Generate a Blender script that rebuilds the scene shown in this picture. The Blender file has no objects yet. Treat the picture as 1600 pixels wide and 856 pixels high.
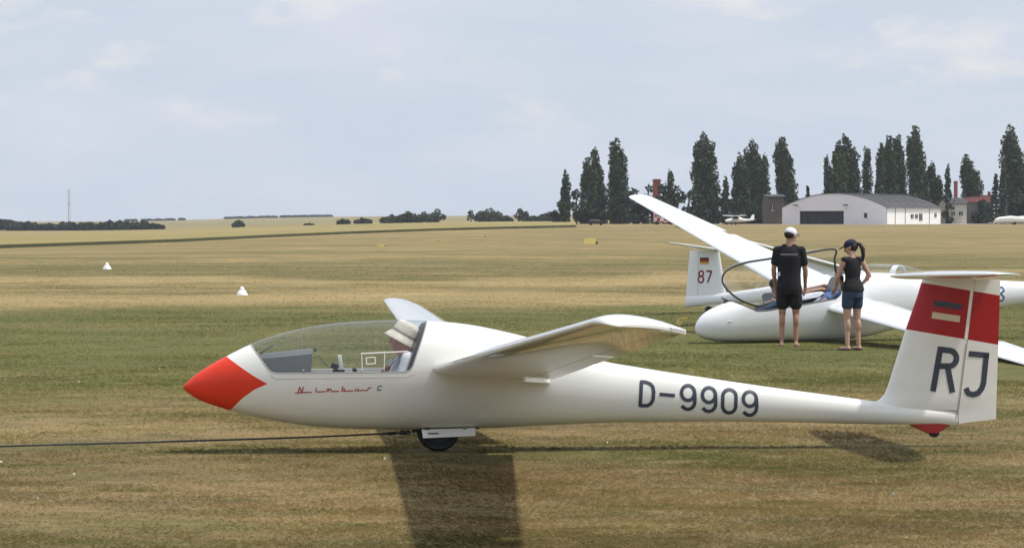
import bpy, bmesh, math, random
import numpy as np
from mathutils import Vector, Matrix, noise
random.seed(7); RNG = np.random.default_rng(7)
S = bpy.context.scene
COL = S.collection
PI = math.pi

# ------------------------------------------------------------------ camera
CAMZ = 1.89; F = 4160.0; HOR = 345.0
PITCH = math.atan((428 - HOR) / F)
cd = bpy.data.cameras.new('camera'); cam = bpy.data.objects.new('camera', cd); COL.objects.link(cam)
cam.location = (0, 0, CAMZ); cam.rotation_euler = (PI/2 - PITCH, 0, 0)
cd.sensor_width = 36; cd.lens = 36 * F / 1600; cd.clip_start = 0.5; cd.clip_end = 20000
S.camera = cam
S.render.resolution_x = 1024; S.render.resolution_y = 547

# ------------------------------------------------------------------ light
SUN_DIR = Vector((0.51, -0.04, 1.0)).normalized()       # towards the sun
SUN_EL = math.asin(SUN_DIR.z); SUN_ROT = math.atan2(SUN_DIR.x, SUN_DIR.y)
ld = bpy.data.lights.new('sun', 'SUN'); ld.energy = 2.9; ld.angle = math.radians(2.0); ld.color = (1, .955, .88)
lo = bpy.data.objects.new('sun', ld); COL.objects.link(lo)
lo.rotation_euler = SUN_DIR.to_track_quat('Z', 'Y').to_euler()
S.view_settings.view_transform = 'Standard'; S.view_settings.look = 'None'
S.view_settings.gamma = 1; S.view_settings.exposure = 0.27
try: S.view_settings.use_curve_mapping = False
except Exception: pass

W = bpy.data.worlds.new('World'); S.world = W; W.use_nodes = True
nt = W.node_tree; nt.nodes.clear()
def N(nt, t, **k):
    n = nt.nodes.new(t)
    for a, b in k.items():
        if a.startswith('i_'):
            key = a[2:]
            key = int(key) if key.isdigit() else key
            n.inputs[key].default_value = b
        else: setattr(n, a, b)
    return n
out = N(nt, 'ShaderNodeOutputWorld'); bg = N(nt, 'ShaderNodeBackground', i_Strength=0.1)
sky = N(nt, 'ShaderNodeTexSky'); sky.sky_type = 'NISHITA'; sky.sun_disc = False
sky.sun_elevation = SUN_EL; sky.sun_rotation = SUN_ROT
sky.air_density = 1.0; sky.dust_density = 3.0; sky.ozone_density = 1.5
tc = N(nt, 'ShaderNodeTexCoord'); sep = N(nt, 'ShaderNodeSeparateXYZ')
nt.links.new(tc.outputs['Generated'], sep.inputs[0])
mp = N(nt, 'ShaderNodeMapping'); mp.inputs['Scale'].default_value = (7, 7, 30); mp.inputs['Location'].default_value = (3.3, 0, 1.7)
nt.links.new(tc.outputs['Generated'], mp.inputs[0])
n1 = N(nt, 'ShaderNodeTexNoise', i_Scale=1.6, i_Detail=7.0, i_Roughness=0.52); nt.links.new(mp.outputs[0], n1.inputs['Vector'])
r1 = N(nt, 'ShaderNodeValToRGB'); r1.color_ramp.elements[0].position = .40; r1.color_ramp.elements[1].position = .66
nt.links.new(n1.outputs['Fac'], r1.inputs[0])
mp2 = N(nt, 'ShaderNodeMapping'); mp2.inputs['Scale'].default_value = (15, 15, 38); mp2.inputs['Location'].default_value = (7.1, 0, .4)
nt.links.new(tc.outputs['Generated'], mp2.inputs[0])
n2 = N(nt, 'ShaderNodeTexNoise', i_Scale=1.5, i_Detail=8.0, i_Roughness=0.55); nt.links.new(mp2.outputs[0], n2.inputs['Vector'])
r2 = N(nt, 'ShaderNodeValToRGB'); r2.color_ramp.elements[0].position = .55; r2.color_ramp.elements[1].position = .70
nt.links.new(n2.outputs['Fac'], r2.inputs[0])
# hazy veil of thin cloud, thicker towards the horizon
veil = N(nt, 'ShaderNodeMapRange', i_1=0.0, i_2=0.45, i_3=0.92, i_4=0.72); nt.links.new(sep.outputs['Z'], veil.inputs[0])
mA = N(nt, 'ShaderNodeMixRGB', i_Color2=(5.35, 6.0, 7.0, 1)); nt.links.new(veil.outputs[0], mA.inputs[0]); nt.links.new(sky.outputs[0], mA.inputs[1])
f1 = N(nt, 'ShaderNodeMath', operation='MULTIPLY', i_1=0.85); nt.links.new(r1.outputs[0], f1.inputs[0])
mB = N(nt, 'ShaderNodeMixRGB', i_Color2=(5.75, 6.05, 6.85, 1)); nt.links.new(f1.outputs[0], mB.inputs[0]); nt.links.new(mA.outputs[0], mB.inputs[1])
lowf = N(nt, 'ShaderNodeMapRange', i_1=0.02, i_2=0.05, i_3=0.0, i_4=0.6); nt.links.new(sep.outputs['Z'], lowf.inputs[0])
f2 = N(nt, 'ShaderNodeMath', operation='MULTIPLY'); nt.links.new(r2.outputs[0], f2.inputs[0]); nt.links.new(lowf.outputs[0], f2.inputs[1])
mC = N(nt, 'ShaderNodeMixRGB', i_Color2=(7.3, 7.1, 6.9, 1)); nt.links.new(f2.outputs[0], mC.inputs[0]); nt.links.new(mB.outputs[0], mC.inputs[1])
hi = N(nt, 'ShaderNodeMapRange', i_1=0.12, i_2=0.65, i_3=1.0, i_4=1.42); nt.links.new(sep.outputs['Z'], hi.inputs[0])    # added gain on the sky above the view, to brighten shaded sides
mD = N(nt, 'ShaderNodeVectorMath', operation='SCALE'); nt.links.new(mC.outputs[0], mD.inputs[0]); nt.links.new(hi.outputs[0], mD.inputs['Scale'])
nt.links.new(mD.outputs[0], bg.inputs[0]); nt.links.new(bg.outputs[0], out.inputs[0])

# ------------------------------------------------------------------ projection helpers (pixel of the photograph + distance -> point)
def kray(px, py):
    x = (px - 800) / F; y = (428 - py) / F
    den = math.cos(PITCH) + y * math.sin(PITCH)
    return x / den, (-math.sin(PITCH) + y * math.cos(PITCH)) / den
def at(px, py, d):
    kx, kz = kray(px, py); return Vector((kx * d, d, CAMZ + kz * d))
def sst(a, b, x):
    t = np.clip((x - a) / (b - a), 0, 1); return t * t * (3 - 2 * t)
def ground(X, Y):
    Yc = np.maximum(Y, 60.0); u = 800 + F * X / Yc
    near = sst(90, 600, Y) * (-1.0 + 2.1 * sst(0, 900, u))
    mid = sst(600, 1300, Y) * (-1.6 + 1.9 * sst(100, 700, u))
    far = sst(1300, 3000, Y) * (3.6 + 2.6 * sst(150, 500, u))
    dip = -sst(3000, 7000, Y) * 9
    return near + mid + far + dip - .16 * np.exp(-((X - 7.5) / 3.0) ** 2 - ((Y - 34.2) / 2.4) ** 2)
def gz(X, Y): return float(ground(np.float64(X), np.float64(Y)))
def gat(px, d):
    X = (px - 800) / F * d; return Vector((X, d, gz(X, d)))
class Frame:
    """glider frame: x runs aft from the nose, y away from the camera side, z up"""
    def __init__(s, ox, oy, deg): s.ox, s.oy = ox, oy; s.t = math.radians(deg); s.c, s.s = math.cos(s.t), math.sin(s.t)
    def side(s, px, py, b=0.0):
        kx, kz = kray(px, py)
        a = (kx * (s.oy + s.c * b) - s.ox + s.s * b) / (s.c - kx * s.s)
        Y = s.oy + s.s * a + s.c * b
        return a, CAMZ + kz * Y
    def world(s, a, b, c): return Vector((s.ox + s.c*a - s.s*b, s.oy + s.s*a + s.c*b, c))

FN = Frame(-2.682, 21.70, 5.455)
# ------------------------------------------------------------------ object helpers
def tag(o, label=None, cat=None, group=None, kind=None):
    if label: o['label'] = label
    if cat: o['category'] = cat
    if group: o['group'] = group
    if kind: o['kind'] = kind
    return o
def empty(name, loc=(0, 0, 0), rz=0.0, label=None, cat=None, group=None):
    o = bpy.data.objects.new(name, None); COL.objects.link(o); o.location = loc; o.rotation_euler = (0, 0, rz)
    o.empty_display_size = .2
    return tag(o, label, cat, group)
def link(name, me, mat=None, parent=None):
    o = bpy.data.objects.new(name, me); COL.objects.link(o)
    if mat is not None and not me.materials:
        for m in (mat if isinstance(mat, (list, tuple)) else [mat]): me.materials.append(m)
    if parent: o.parent = parent
    return o
def obj(name, bm, mat, parent=None, smooth=True, angle=40):
    me = bpy.data.meshes.new(name); bm.normal_update(); bm.to_mesh(me); bm.free()
    if smooth:
        me.polygons.foreach_set('use_smooth', [True] * len(me.polygons))
        if angle < 180:
            try: me.set_sharp_from_angle(angle=math.radians(angle))
            except Exception: pass
    return link(name, me, mat, parent)
def box(bm, c, s, rot=None, taper=1.0, bev=0.0):
    r = bmesh.ops.create_cube(bm, size=1); vs = r['verts']
    for v in vs:
        k = taper if v.co.z > 0 else 1
        v.co = Vector((v.co.x * s[0] * k, v.co.y * s[1] * k, v.co.z * s[2]))
    if bev:
        es = list({e for v in vs for e in v.link_edges})
        rb = bmesh.ops.bevel(bm, geom=es, offset=bev, segments=2, affect='EDGES', profile=.6)
        vs = list({v for f in rb['faces'] for v in f.verts} | {v for v in vs if v.is_valid})
    M = Matrix.Translation(Vector(c)) @ (rot.to_4x4() if rot else Matrix.Identity(4))
    for v in vs: v.co = M @ v.co
    return vs
def ell(bm, c, r, rot=None, u=16, v=10):
    q = bmesh.ops.create_uvsphere(bm, u_segments=u, v_segments=v, radius=1)['verts']
    M = Matrix.Translation(Vector(c)) @ (rot.to_4x4() if rot else Matrix.Identity(4)) @ Matrix.Diagonal((r[0], r[1], r[2], 1))
    for w in q: w.co = M @ w.co
    return q
def frame_of(d):
    d = d.normalized(); up = Vector((0, 0, 1)) if abs(d.z) < .95 else Vector((1, 0, 0))
    x = d.cross(up).normalized(); return x, x.cross(d).normalized()
def tube(bm, pts, rad, n=8, cap=True, closed=False):
    pts = [Vector(p) for p in pts]; k = len(pts)
    if not hasattr(rad, '__len__'): rad = [rad] * k
    rings = []; x0 = None
    for i, p in enumerate(pts):
        if closed: d = pts[(i+1) % k] - pts[i-1]
        else: d = pts[min(i+1, k-1)] - pts[max(i-1, 0)]
        x, y = frame_of(d)
        if x0 is not None:
            x = (x0 - d.normalized() * x0.dot(d.normalized())).normalized(); y = x.cross(d.normalized())
        x0 = x
        rings.append([bm.verts.new(p + (x * math.cos(2*PI*j/n) + y * math.sin(2*PI*j/n)) * rad[i]) for j in range(n)])
    R = range(k if closed else k - 1)
    for i in R:
        a, b = rings[i], rings[(i+1) % k]
        for j in range(n): bm.faces.new((a[j], a[(j+1) % n], b[(j+1) % n], b[j]))
    if cap and not closed:
        bm.faces.new(rings[0][::-1]); bm.faces.new(rings[-1])
def caps(bm, p, q, r0, r1=None, n=12):
    """capsule with tapering radius"""
    r1 = r0 if r1 is None else r1; p, q = Vector(p), Vector(q); d = (q - p)
    if d.length < 1e-6: d = Vector((0, 0, 1e-3)); q = p + d
    x, y = frame_of(d); dn = d.normalized()
    prof = []
    for i in range(1, 5):
        t = PI/2 * i / 5; prof.append((p - dn * r0 * math.cos(t), r0 * math.sin(t)))
    prof += [(p, r0), (q, r1)]
    for i in range(4, 0, -1):
        t = PI/2 * i / 5; prof.append((q + dn * r1 * math.cos(t), r1 * math.sin(t)))
    rings = [[bm.verts.new(c + (x * math.cos(2*PI*j/n) + y * math.sin(2*PI*j/n)) * r) for j in range(n)] for c, r in prof]
    for a, b in zip(rings, rings[1:]):
        for j in range(n): bm.faces.new((a[j], a[(j+1) % n], b[(j+1) % n], b[j]))
    bm.faces.new(rings[0][::-1]); bm.faces.new(rings[-1])
def loft(bm, secs, cap=True, closed=True):
    rings = [[bm.verts.new(p) for p in s] for s in secs]; n = len(rings[0])
    for a, b in zip(rings, rings[1:]):
        for j in range(n if closed else n - 1):
            bm.faces.new((a[j], a[(j+1) % n], b[(j+1) % n], b[j]))
    if cap: bm.faces.new(rings[0][::-1]); bm.faces.new(rings[-1])
    return rings
def remeshed(bm, voxel, smooth=3):
    me = bpy.data.meshes.new('tmp'); bmesh.ops.recalc_face_normals(bm, faces=bm.faces); bm.to_mesh(me); bm.free()
    o = bpy.data.objects.new('tmp', me); COL.objects.link(o)
    m = o.modifiers.new('r', 'REMESH'); m.mode = 'VOXEL'; m.voxel_size = voxel
    if smooth:
        s = o.modifiers.new('s', 'SMOOTH'); s.factor = .5; s.iterations = smooth
    dg = bpy.context.evaluated_depsgraph_get(); ev = o.evaluated_get(dg)
    me2 = bpy.data.meshes.new_from_object(ev)
    bpy.data.objects.remove(o); bpy.data.meshes.remove(me)
    me2.polygons.foreach_set('use_smooth', [True] * len(me2.polygons))
    return me2
def raw_mesh(name, co, quads, mat, parent=None, smooth=False, attr=None):
    me = bpy.data.meshes.new(name); nv = len(co); nf = len(quads); k = quads.shape[1]
    me.vertices.add(nv); me.vertices.foreach_set('co', np.asarray(co, np.float32).ravel())
    me.loops.add(nf * k); me.loops.foreach_set('vertex_index', np.asarray(quads, np.int32).ravel())
    me.polygons.add(nf); me.polygons.foreach_set('loop_start', np.arange(0, nf * k, k, dtype=np.int32))
    me.polygons.foreach_set('loop_total', np.full(nf, k, np.int32))
    me.update(calc_edges=True)
    if smooth: me.polygons.foreach_set('use_smooth', np.ones(nf, bool))
    if attr is not None:
        a = me.attributes.new('rnd', 'FLOAT', 'FACE'); a.data.foreach_set('value', np.asarray(attr, np.float32))
    return link(name, me, mat, parent)

# ------------------------------------------------------------------ materials
def mat(name, col, rough=.6, metal=0, spec=.5, coat=0, coat_rough=.05, noise=0.0, nscale=8.0, bump=0.0, bscale=200.0, sheen=0):
    m = bpy.data.materials.new(name); m.use_nodes = True; t = m.node_tree
    b = t.nodes['Principled BSDF']; b.inputs['Base Color'].default_value = (*col, 1)
    b.inputs['Roughness'].default_value = rough; b.inputs['Metallic'].default_value = metal
    b.inputs['Specular IOR Level'].default_value = spec; b.inputs['Coat Weight'].default_value = coat
    b.inputs['Coat Roughness'].default_value = coat_rough
    if noise:
        tc = N(t, 'ShaderNodeTexCoord'); nz = N(t, 'ShaderNodeTexNoise', i_Scale=nscale, i_Detail=6.0, i_Roughness=.6)
        t.links.new(tc.outputs['Object'], nz.inputs['Vector'])
        mr = N(t, 'ShaderNodeMapRange', i_1=.3, i_2=.7, i_3=1 - noise, i_4=1 + noise); t.links.new(nz.outputs['Fac'], mr.inputs[0])
        mx = N(t, 'ShaderNodeVectorMath', operation='SCALE'); mx.inputs[0].default_value = col; t.links.new(mr.outputs[0], mx.inputs['Scale'])
        t.links.new(mx.outputs[0], b.inputs['Base Color'])
    if bump:
        tc = N(t, 'ShaderNodeTexCoord'); nz = N(t, 'ShaderNodeTexNoise', i_Scale=bscale, i_Detail=4.0)
        t.links.new(tc.outputs['Object'], nz.inputs['Vector'])
        bp = N(t, 'ShaderNodeBump', i_Strength=bump, i_Distance=.01); t.links.new(nz.outputs['Fac'], bp.inputs['Height'])
        t.links.new(bp.outputs[0], b.inputs['Normal'])
    return m
def glass_mat(name, tint=(.86, .88, .86), rough=.02, dust=.06):
    m = bpy.data.materials.new(name); m.use_nodes = True; t = m.node_tree; t.nodes.clear()
    o = N(t, 'ShaderNodeOutputMaterial'); tr = N(t, 'ShaderNodeBsdfTransparent'); tr.inputs[0].default_value = (*tint, 1)
    gl = N(t, 'ShaderNodeBsdfGlossy', i_Roughness=rough); fr = N(t, 'ShaderNodeFresnel', i_IOR=1.5)
    ge = N(t, 'ShaderNodeNewGeometry'); io = N(t, 'ShaderNodeMapRange', i_1=0.0, i_2=1.0, i_3=1.5, i_4=1/1.5); t.links.new(ge.outputs['Backfacing'], io.inputs[0]); t.links.new(io.outputs[0], fr.inputs[0])
    df = N(t, 'ShaderNodeBsdfDiffuse'); df.inputs[0].default_value = (.8, .8, .78, 1); m0 = N(t, 'ShaderNodeMixShader', i_0=dust); t.links.new(tr.outputs[0], m0.inputs[1]); t.links.new(df.outputs[0], m0.inputs[2]); tr = m0
    mx = N(t, 'ShaderNodeMixShader'); t.links.new(fr.outputs[0], mx.inputs[0])
    t.links.new(tr.outputs[0], mx.inputs[1]); t.links.new(gl.outputs[0], mx.inputs[2]); t.links.new(mx.outputs[0], o.inputs[0])
    return m
def gelcoat(name, col, warm):
    m = mat(name, col, rough=.30, spec=.5, coat=1.0, coat_rough=.03); t = m.node_tree; b = t.nodes['Principled BSDF']
    tc = N(t, 'ShaderNodeTexCoord'); mp = N(t, 'ShaderNodeMapping'); mp.inputs['Scale'].default_value = (1, 4, 4)
    t.links.new(tc.outputs['Object'], mp.inputs[0])
    nz = N(t, 'ShaderNodeTexNoise', i_Scale=2.0, i_Detail=7.0, i_Roughness=.65); t.links.new(mp.outputs[0], nz.inputs['Vector'])
    r = N(t, 'ShaderNodeValToRGB'); r.color_ramp.elements[0].position = .3; r.color_ramp.elements[1].position = .62
    r.color_ramp.elements[0].color = (*warm, 1); r.color_ramp.elements[1].color = (*col, 1)
    t.links.new(nz.outputs['Fac'], r.inputs[0]); t.links.new(r.outputs[0], b.inputs['Base Color'])
    nz2 = N(t, 'ShaderNodeTexNoise', i_Scale=1.2, i_Detail=2.0); t.links.new(tc.outputs['Object'], nz2.inputs['Vector'])
    bp = N(t, 'ShaderNodeBump', i_Strength=.10, i_Distance=.003); t.links.new(nz2.outputs['Fac'], bp.inputs['Height']); t.links.new(bp.outputs[0], b.inputs['Coat Normal'])
    return m
M = {}
M['white'] = gelcoat('cream_gelcoat', (.80, .785, .72), (.755, .735, .665))
M['white2'] = gelcoat('white_gelcoat', (.80, .80, .80), (.77, .77, .76))
M['red'] = mat('red_paint', (.72, .040, .012), rough=.5, spec=.3, coat=.08, noise=.05, nscale=5)
M['darkred'] = mat('dark_red_paint', (.36, .012, .012), rough=.4, coat=.3, noise=.06)
M['ink'] = mat('dark_grey_lettering', (.040, .048, .072), rough=.45)
M['script'] = mat('red_script_lettering', (.38, .02, .015), rough=.5)
M['gold'] = mat('beige_flag_stripe', (.62, .52, .36), rough=.5)
M['glass'] = glass_mat('canopy_glass', (.91, .93, .91), dust=.02); M['glass2'] = glass_mat('clear_canopy_glass', (.95, .96, .96), dust=.03)
M['black'] = mat('black_rubber', (.012, .012, .013), rough=.7, noise=.3, nscale=20)
M['frame'] = mat('black_frame', (.02, .02, .022), rough=.45)
M['panel'] = mat('grey_instrument_cover', (.115, .12, .135), rough=.55, noise=.08)
M['metal'] = mat('grey_metal', (.45, .45, .46), rough=.35, metal=.8)
M['plastic'] = mat('white_plastic', (.75, .74, .7), rough=.5)
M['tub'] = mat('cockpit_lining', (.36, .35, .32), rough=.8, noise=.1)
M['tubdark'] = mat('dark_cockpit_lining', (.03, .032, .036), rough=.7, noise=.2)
M['rope'] = mat('dark_tow_rope', (.025, .032, .036), rough=.8, noise=.3, nscale=40)
M['skin'] = mat('skin', (.36, .19, .125), rough=.55, noise=.08, nscale=14)
M['skin2'] = mat('fair_skin', (.50, .29, .21), rough=.55, noise=.07, nscale=14)
M['facered'] = mat('flushed_skin', (.42, .19, .145), rough=.55, noise=.1, nscale=20)
M['blackcloth'] = mat('black_cotton', (.012, .011, .014), rough=.95, bump=.5, bscale=60)
M['denim'] = mat('blue_denim', (.030, .052, .088), rough=.95, noise=.3, nscale=14, bump=.5, bscale=80)
M['navy'] = mat('navy_cotton', (.012, .014, .035), rough=.9, bump=.4, bscale=90)
M['hat'] = mat('cream_cotton', (.68, .63, .54), rough=.95, noise=.12, nscale=18, bump=.6, bscale=50)
M['whitecloth'] = mat('white_cotton', (.74, .74, .78), rough=.95, bump=.5, bscale=40)
M['redcloth'] = mat('red_cotton', (.30, .02, .02), rough=.9)
M['bluecloth'] = mat('blue_cotton', (.10, .17, .34), rough=.95, noise=.2, bump=.5, bscale=40)
M['hair'] = mat('dark_brown_hair', (.018, .010, .008), rough=.6, noise=.3, nscale=40)
M['strap'] = mat('blue_grey_harness', (.06, .075, .11), rough=.8)
M['yellow'] = mat('yellow_marker_paint', (.55, .42, .12), rough=.6, noise=.12)
M['conewhite'] = mat('white_marker_paint', (.78, .78, .74), rough=.6, noise=.06)
M['bark'] = mat('bark', (.07, .055, .04), rough=.95, noise=.3)
M['cladding'] = mat('grey_hangar_front', (.72, .70, .74), rough=.75, noise=.04, nscale=.6)
M['render'] = mat('white_hangar_wall', (.74, .73, .68), rough=.85, noise=.05, nscale=.8)
M['roofgrey'] = mat('weathered_grey_roof', (.052, .052, .052), rough=.9, noise=.25, nscale=.5)
M['doordark'] = mat('dark_hangar_opening', (.012, .014, .02), rough=.6, noise=.3, nscale=.5)
M['roofred'] = mat('red_tile_roof', (.10, .022, .02), rough=.85, noise=.2, nscale=1)
M['wallgrey'] = mat('grey_brown_wall', (.17, .145, .13), rough=.9, noise=.15, nscale=.6)
M['brick'] = mat('brick_red', (.26, .065, .045), rough=.9, noise=.2, nscale=2)
M['concrete'] = mat('pale_concrete', (.46, .43, .38), rough=.9, noise=.12, nscale=.3)
M['mast'] = mat('pale_mast_steel', (.36, .35, .36), rough=.6)
M['flagred'] = mat('flag_red', (.4, .02, .02), rough=.5)

def leaf_mat(name, c0, c1):
    m = bpy.data.materials.new(name); m.use_nodes = True; t = m.node_tree; b = t.nodes['Principled BSDF']
    a = N(t, 'ShaderNodeAttribute', attribute_name='rnd'); r = N(t, 'ShaderNodeValToRGB')
    r.color_ramp.elements[0].color = (*c0, 1); r.color_ramp.elements[1].color = (*c1, 1)
    t.links.new(a.outputs['Fac'], r.inputs[0]); t.links.new(r.outputs[0], b.inputs['Base Color'])
    b.inputs['Roughness'].default_value = .6; b.inputs['Specular IOR Level'].default_value = .25
    return m
M['poplar'] = leaf_mat('poplar_leaves', (.014, .026, .010), (.080, .112, .038))
M['spruce'] = leaf_mat('spruce_needles', (.018, .028, .022), (.040, .055, .036))
M['bush'] = leaf_mat('bush_leaves', (.024, .036, .016), (.066, .084, .032))
M['wood'] = leaf_mat('wood_leaves', (.018, .028, .017), (.048, .066, .032))

# turf colours shared by the ground sheet and the grass blades
def turf_group():
    g = bpy.data.node_groups.new('turf_colour', 'ShaderNodeTree')
    g.interface.new_socket('Color', in_out='OUTPUT', socket_type='NodeSocketColor')
    g.interface.new_socket('Height', in_out='OUTPUT', socket_type='NodeSocketFloat')
    go = N(g, 'NodeGroupOutput'); L = g.links.new
    geo = N(g, 'ShaderNodeNewGeometry'); sp = N(g, 'ShaderNodeSeparateXYZ'); L(geo.outputs['Position'], sp.inputs[0])
    # slow warp of the strips
    m0 = N(g, 'ShaderNodeMapping'); m0.inputs['Scale'].default_value = (.035, .02, 1); L(geo.outputs['Position'], m0.inputs[0])
    w0 = N(g, 'ShaderNodeTexNoise', i_Scale=1.0, i_Detail=4.0, i_Roughness=.6); L(m0.outputs[0], w0.inputs['Vector'])
    wr = N(g, 'ShaderNodeMapRange', i_1=.3, i_2=.7, i_3=.80, i_4=1.22); L(w0.outputs['Fac'], wr.inputs[0])
    ab = N(g, 'ShaderNodeMath', operation='MAXIMUM', i_1=10.0); L(sp.outputs['Y'], ab.inputs[0])
    xs = N(g, 'ShaderNodeMath', operation='MULTIPLY', i_1=.5); L(sp.outputs['X'], xs.inputs[0])
    ys = N(g, 'ShaderNodeMath', operation='SUBTRACT'); L(ab.outputs[0], ys.inputs[0]); L(xs.outputs[0], ys.inputs[1])
    ym = N(g, 'ShaderNodeMath', operation='MAXIMUM', i_1=10.0); L(ys.outputs[0], ym.inputs[0])
    yw = N(g, 'ShaderNodeMath', operation='MULTIPLY'); L(ym.outputs[0], yw.inputs[0]); L(wr.outputs[0], yw.inputs[1])
    lg = N(g, 'ShaderNodeMath', operation='LOGARITHM', i_1=10.0); L(yw.outputs[0], lg.inputs[0])
    tt = N(g, 'ShaderNodeMapRange', i_1=1.0, i_2=3.5, i_3=0.0, i_4=1.0); L(lg.outputs[0], tt.inputs[0])
    ramp = N(g, 'ShaderNodeValToRGB'); el = ramp.color_ramp.elements
    stops = [(0, (.215, .158, .088)), (.15, (.200, .150, .080)), (.195, (.135, .132, .044)), (.30, (.112, .122, .036)), (.318, (.205, .175, .082)), (0.335, (0.360, 0.278, 0.151)),
             (.352, (.17, .15, .065)), (0.374, (0.371, 0.290, 0.157)), (.394, (.16, .145, .06)), (.432, (.155, .145, .06)), (0.455, (0.313, 0.249, 0.128)), (0.475, (0.197, 0.176, 0.079)),
             (0.5, (0.325, 0.255, 0.133)), (0.56, (0.273, 0.220, 0.110)), (0.6, (0.360, 0.278, 0.151)), (0.64, (0.290, 0.232, 0.116)), (0.7, (0.371, 0.290, 0.162)), (0.8, (0.418, 0.313, 0.191)), (0.87, (0.348, 0.290, 0.151)), (0.93, (0.278, 0.278, 0.151)), (0.97, (0.383, 0.325, 0.197))]
    el[0].position, el[0].color = stops[0][0], (*stops[0][1], 1); el[1].position, el[1].color = stops[-1][0], (*stops[-1][1], 1)
    for p, c in stops[1:-1]: e = el.new(p); e.color = (*c, 1)
    L(tt.outputs[0], ramp.inputs[0])
    def patch(scale, lo, hi, det=6.0, rough=.62, loc=(0, 0, 0)):
        mm = N(g, 'ShaderNodeMapping'); mm.inputs['Scale'].default_value = scale; mm.inputs['Location'].default_value = loc; L(geo.outputs['Position'], mm.inputs[0])
        nn = N(g, 'ShaderNodeTexNoise', i_Scale=1.0, i_Detail=det, i_Roughness=rough); L(mm.outputs[0], nn.inputs['Vector'])
        rr = N(g, 'ShaderNodeMapRange', i_1=lo, i_2=hi, i_3=0.0, i_4=1.0); L(nn.outputs['Fac'], rr.inputs[0]); return rr.outputs[0]
    def mix(a, b, f, k=1.0, typ='MIX'):
        mm = N(g, 'ShaderNodeMath', operation='MULTIPLY', i_1=k); L(f, mm.inputs[0])
        x = N(g, 'ShaderNodeMixRGB', blend_type=typ); L(mm.outputs[0], x.inputs[0]); L(a, x.inputs[1])
        if isinstance(b, tuple): x.inputs[2].default_value = (*b, 1)
        else: L(b, x.inputs[2])
        return x.outputs[0]
    c = ramp.outputs[0]
    c = mix(c, (.36, .28, .16), patch((.035, .075, 1), .50, .64, loc=(4, 2, 0)), .55)
    c = mix(c, (.115, .115, .045), patch((.03, .09, 1), .50, .62, loc=(11, 7, 0)), .55)
    c = mix(c, (.33, .26, .145), patch((.10, .28, 1), .48, .66), .6)
    c = mix(c, (.085, .100, .030), patch((.12, .34, 1), .49, .64, loc=(9, 4, 0)), .70)
    c = mix(c, (.105, .088, .055), patch((.40, .75, 1), .47, .66, loc=(2, 8, 0)), .55)
    c = mix(c, (.080, .095, .034), patch((.7, 1.3, 1), .52, .66, loc=(22, 5, 0)), .38)
    c = mix(c, (.36, .30, .19), patch((2.2, 4.0, 1), .56, .70, loc=(7, 31, 0)), .45)
    c = mix(c, (.30, .24, .14), patch((1.2, 2.4, 1), .52, .70, loc=(5, 1, 0)), .45)
    c = mix(c, (.070, .092, .026), patch((.9, 2.4, 1), .54, .68, loc=(15, 21, 0)), .65)
    # mowing lines running across the field
    mw = patch((.015, .9, 1), .35, .65, det=5.0, loc=(0, 3, 0))
    c = mix(c, (.62, .60, .55), mw, .16, 'MULTIPLY')
    def zone(st):
        r_ = N(g, 'ShaderNodeValToRGB'); e_ = r_.color_ramp.elements; e_[0].position, e_[0].color = st[0][0], (st[0][1],)*3 + (1,); e_[1].position, e_[1].color = st[-1][0], (st[-1][1],)*3 + (1,)
        for p_, v_ in st[1:-1]: x_ = e_.new(p_); x_.color = (v_,)*3 + (1,)
        L(tt.outputs[0], r_.inputs[0]); return r_.outputs[0]
    c = mix(c, (.092, .112, .034), zone([(.16, 0), (.225, 1), (.285, 1), (.318, 0)]), .50)
    c = mix(c, (.37, .30, .175), zone([(.300, 0), (.325, 1), (.336, 1), (.356, 0), (.362, 0), (.376, 1), (.392, 0)]), .55)
    fine = patch((7, 16, 9), .25, .75, det=10.0, rough=.82)
    fm = N(g, 'ShaderNodeMapRange', i_1=0.0, i_2=1.0, i_3=.78, i_4=1.22); L(fine, fm.inputs[0])
    sc = N(g, 'ShaderNodeVectorMath', operation='SCALE'); L(c, sc.inputs[0]); L(fm.outputs[0], sc.inputs['Scale'])
    gn = N(g, 'ShaderNodeMixRGB', blend_type='MULTIPLY', i_Fac=1.0, i_Color2=(.93, .86, .70, 1)); L(sc.outputs[0], gn.inputs[1])
    L(gn.outputs[0], go.inputs[0]); L(fine, go.inputs[1]); return g
TG = turf_group()
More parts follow.
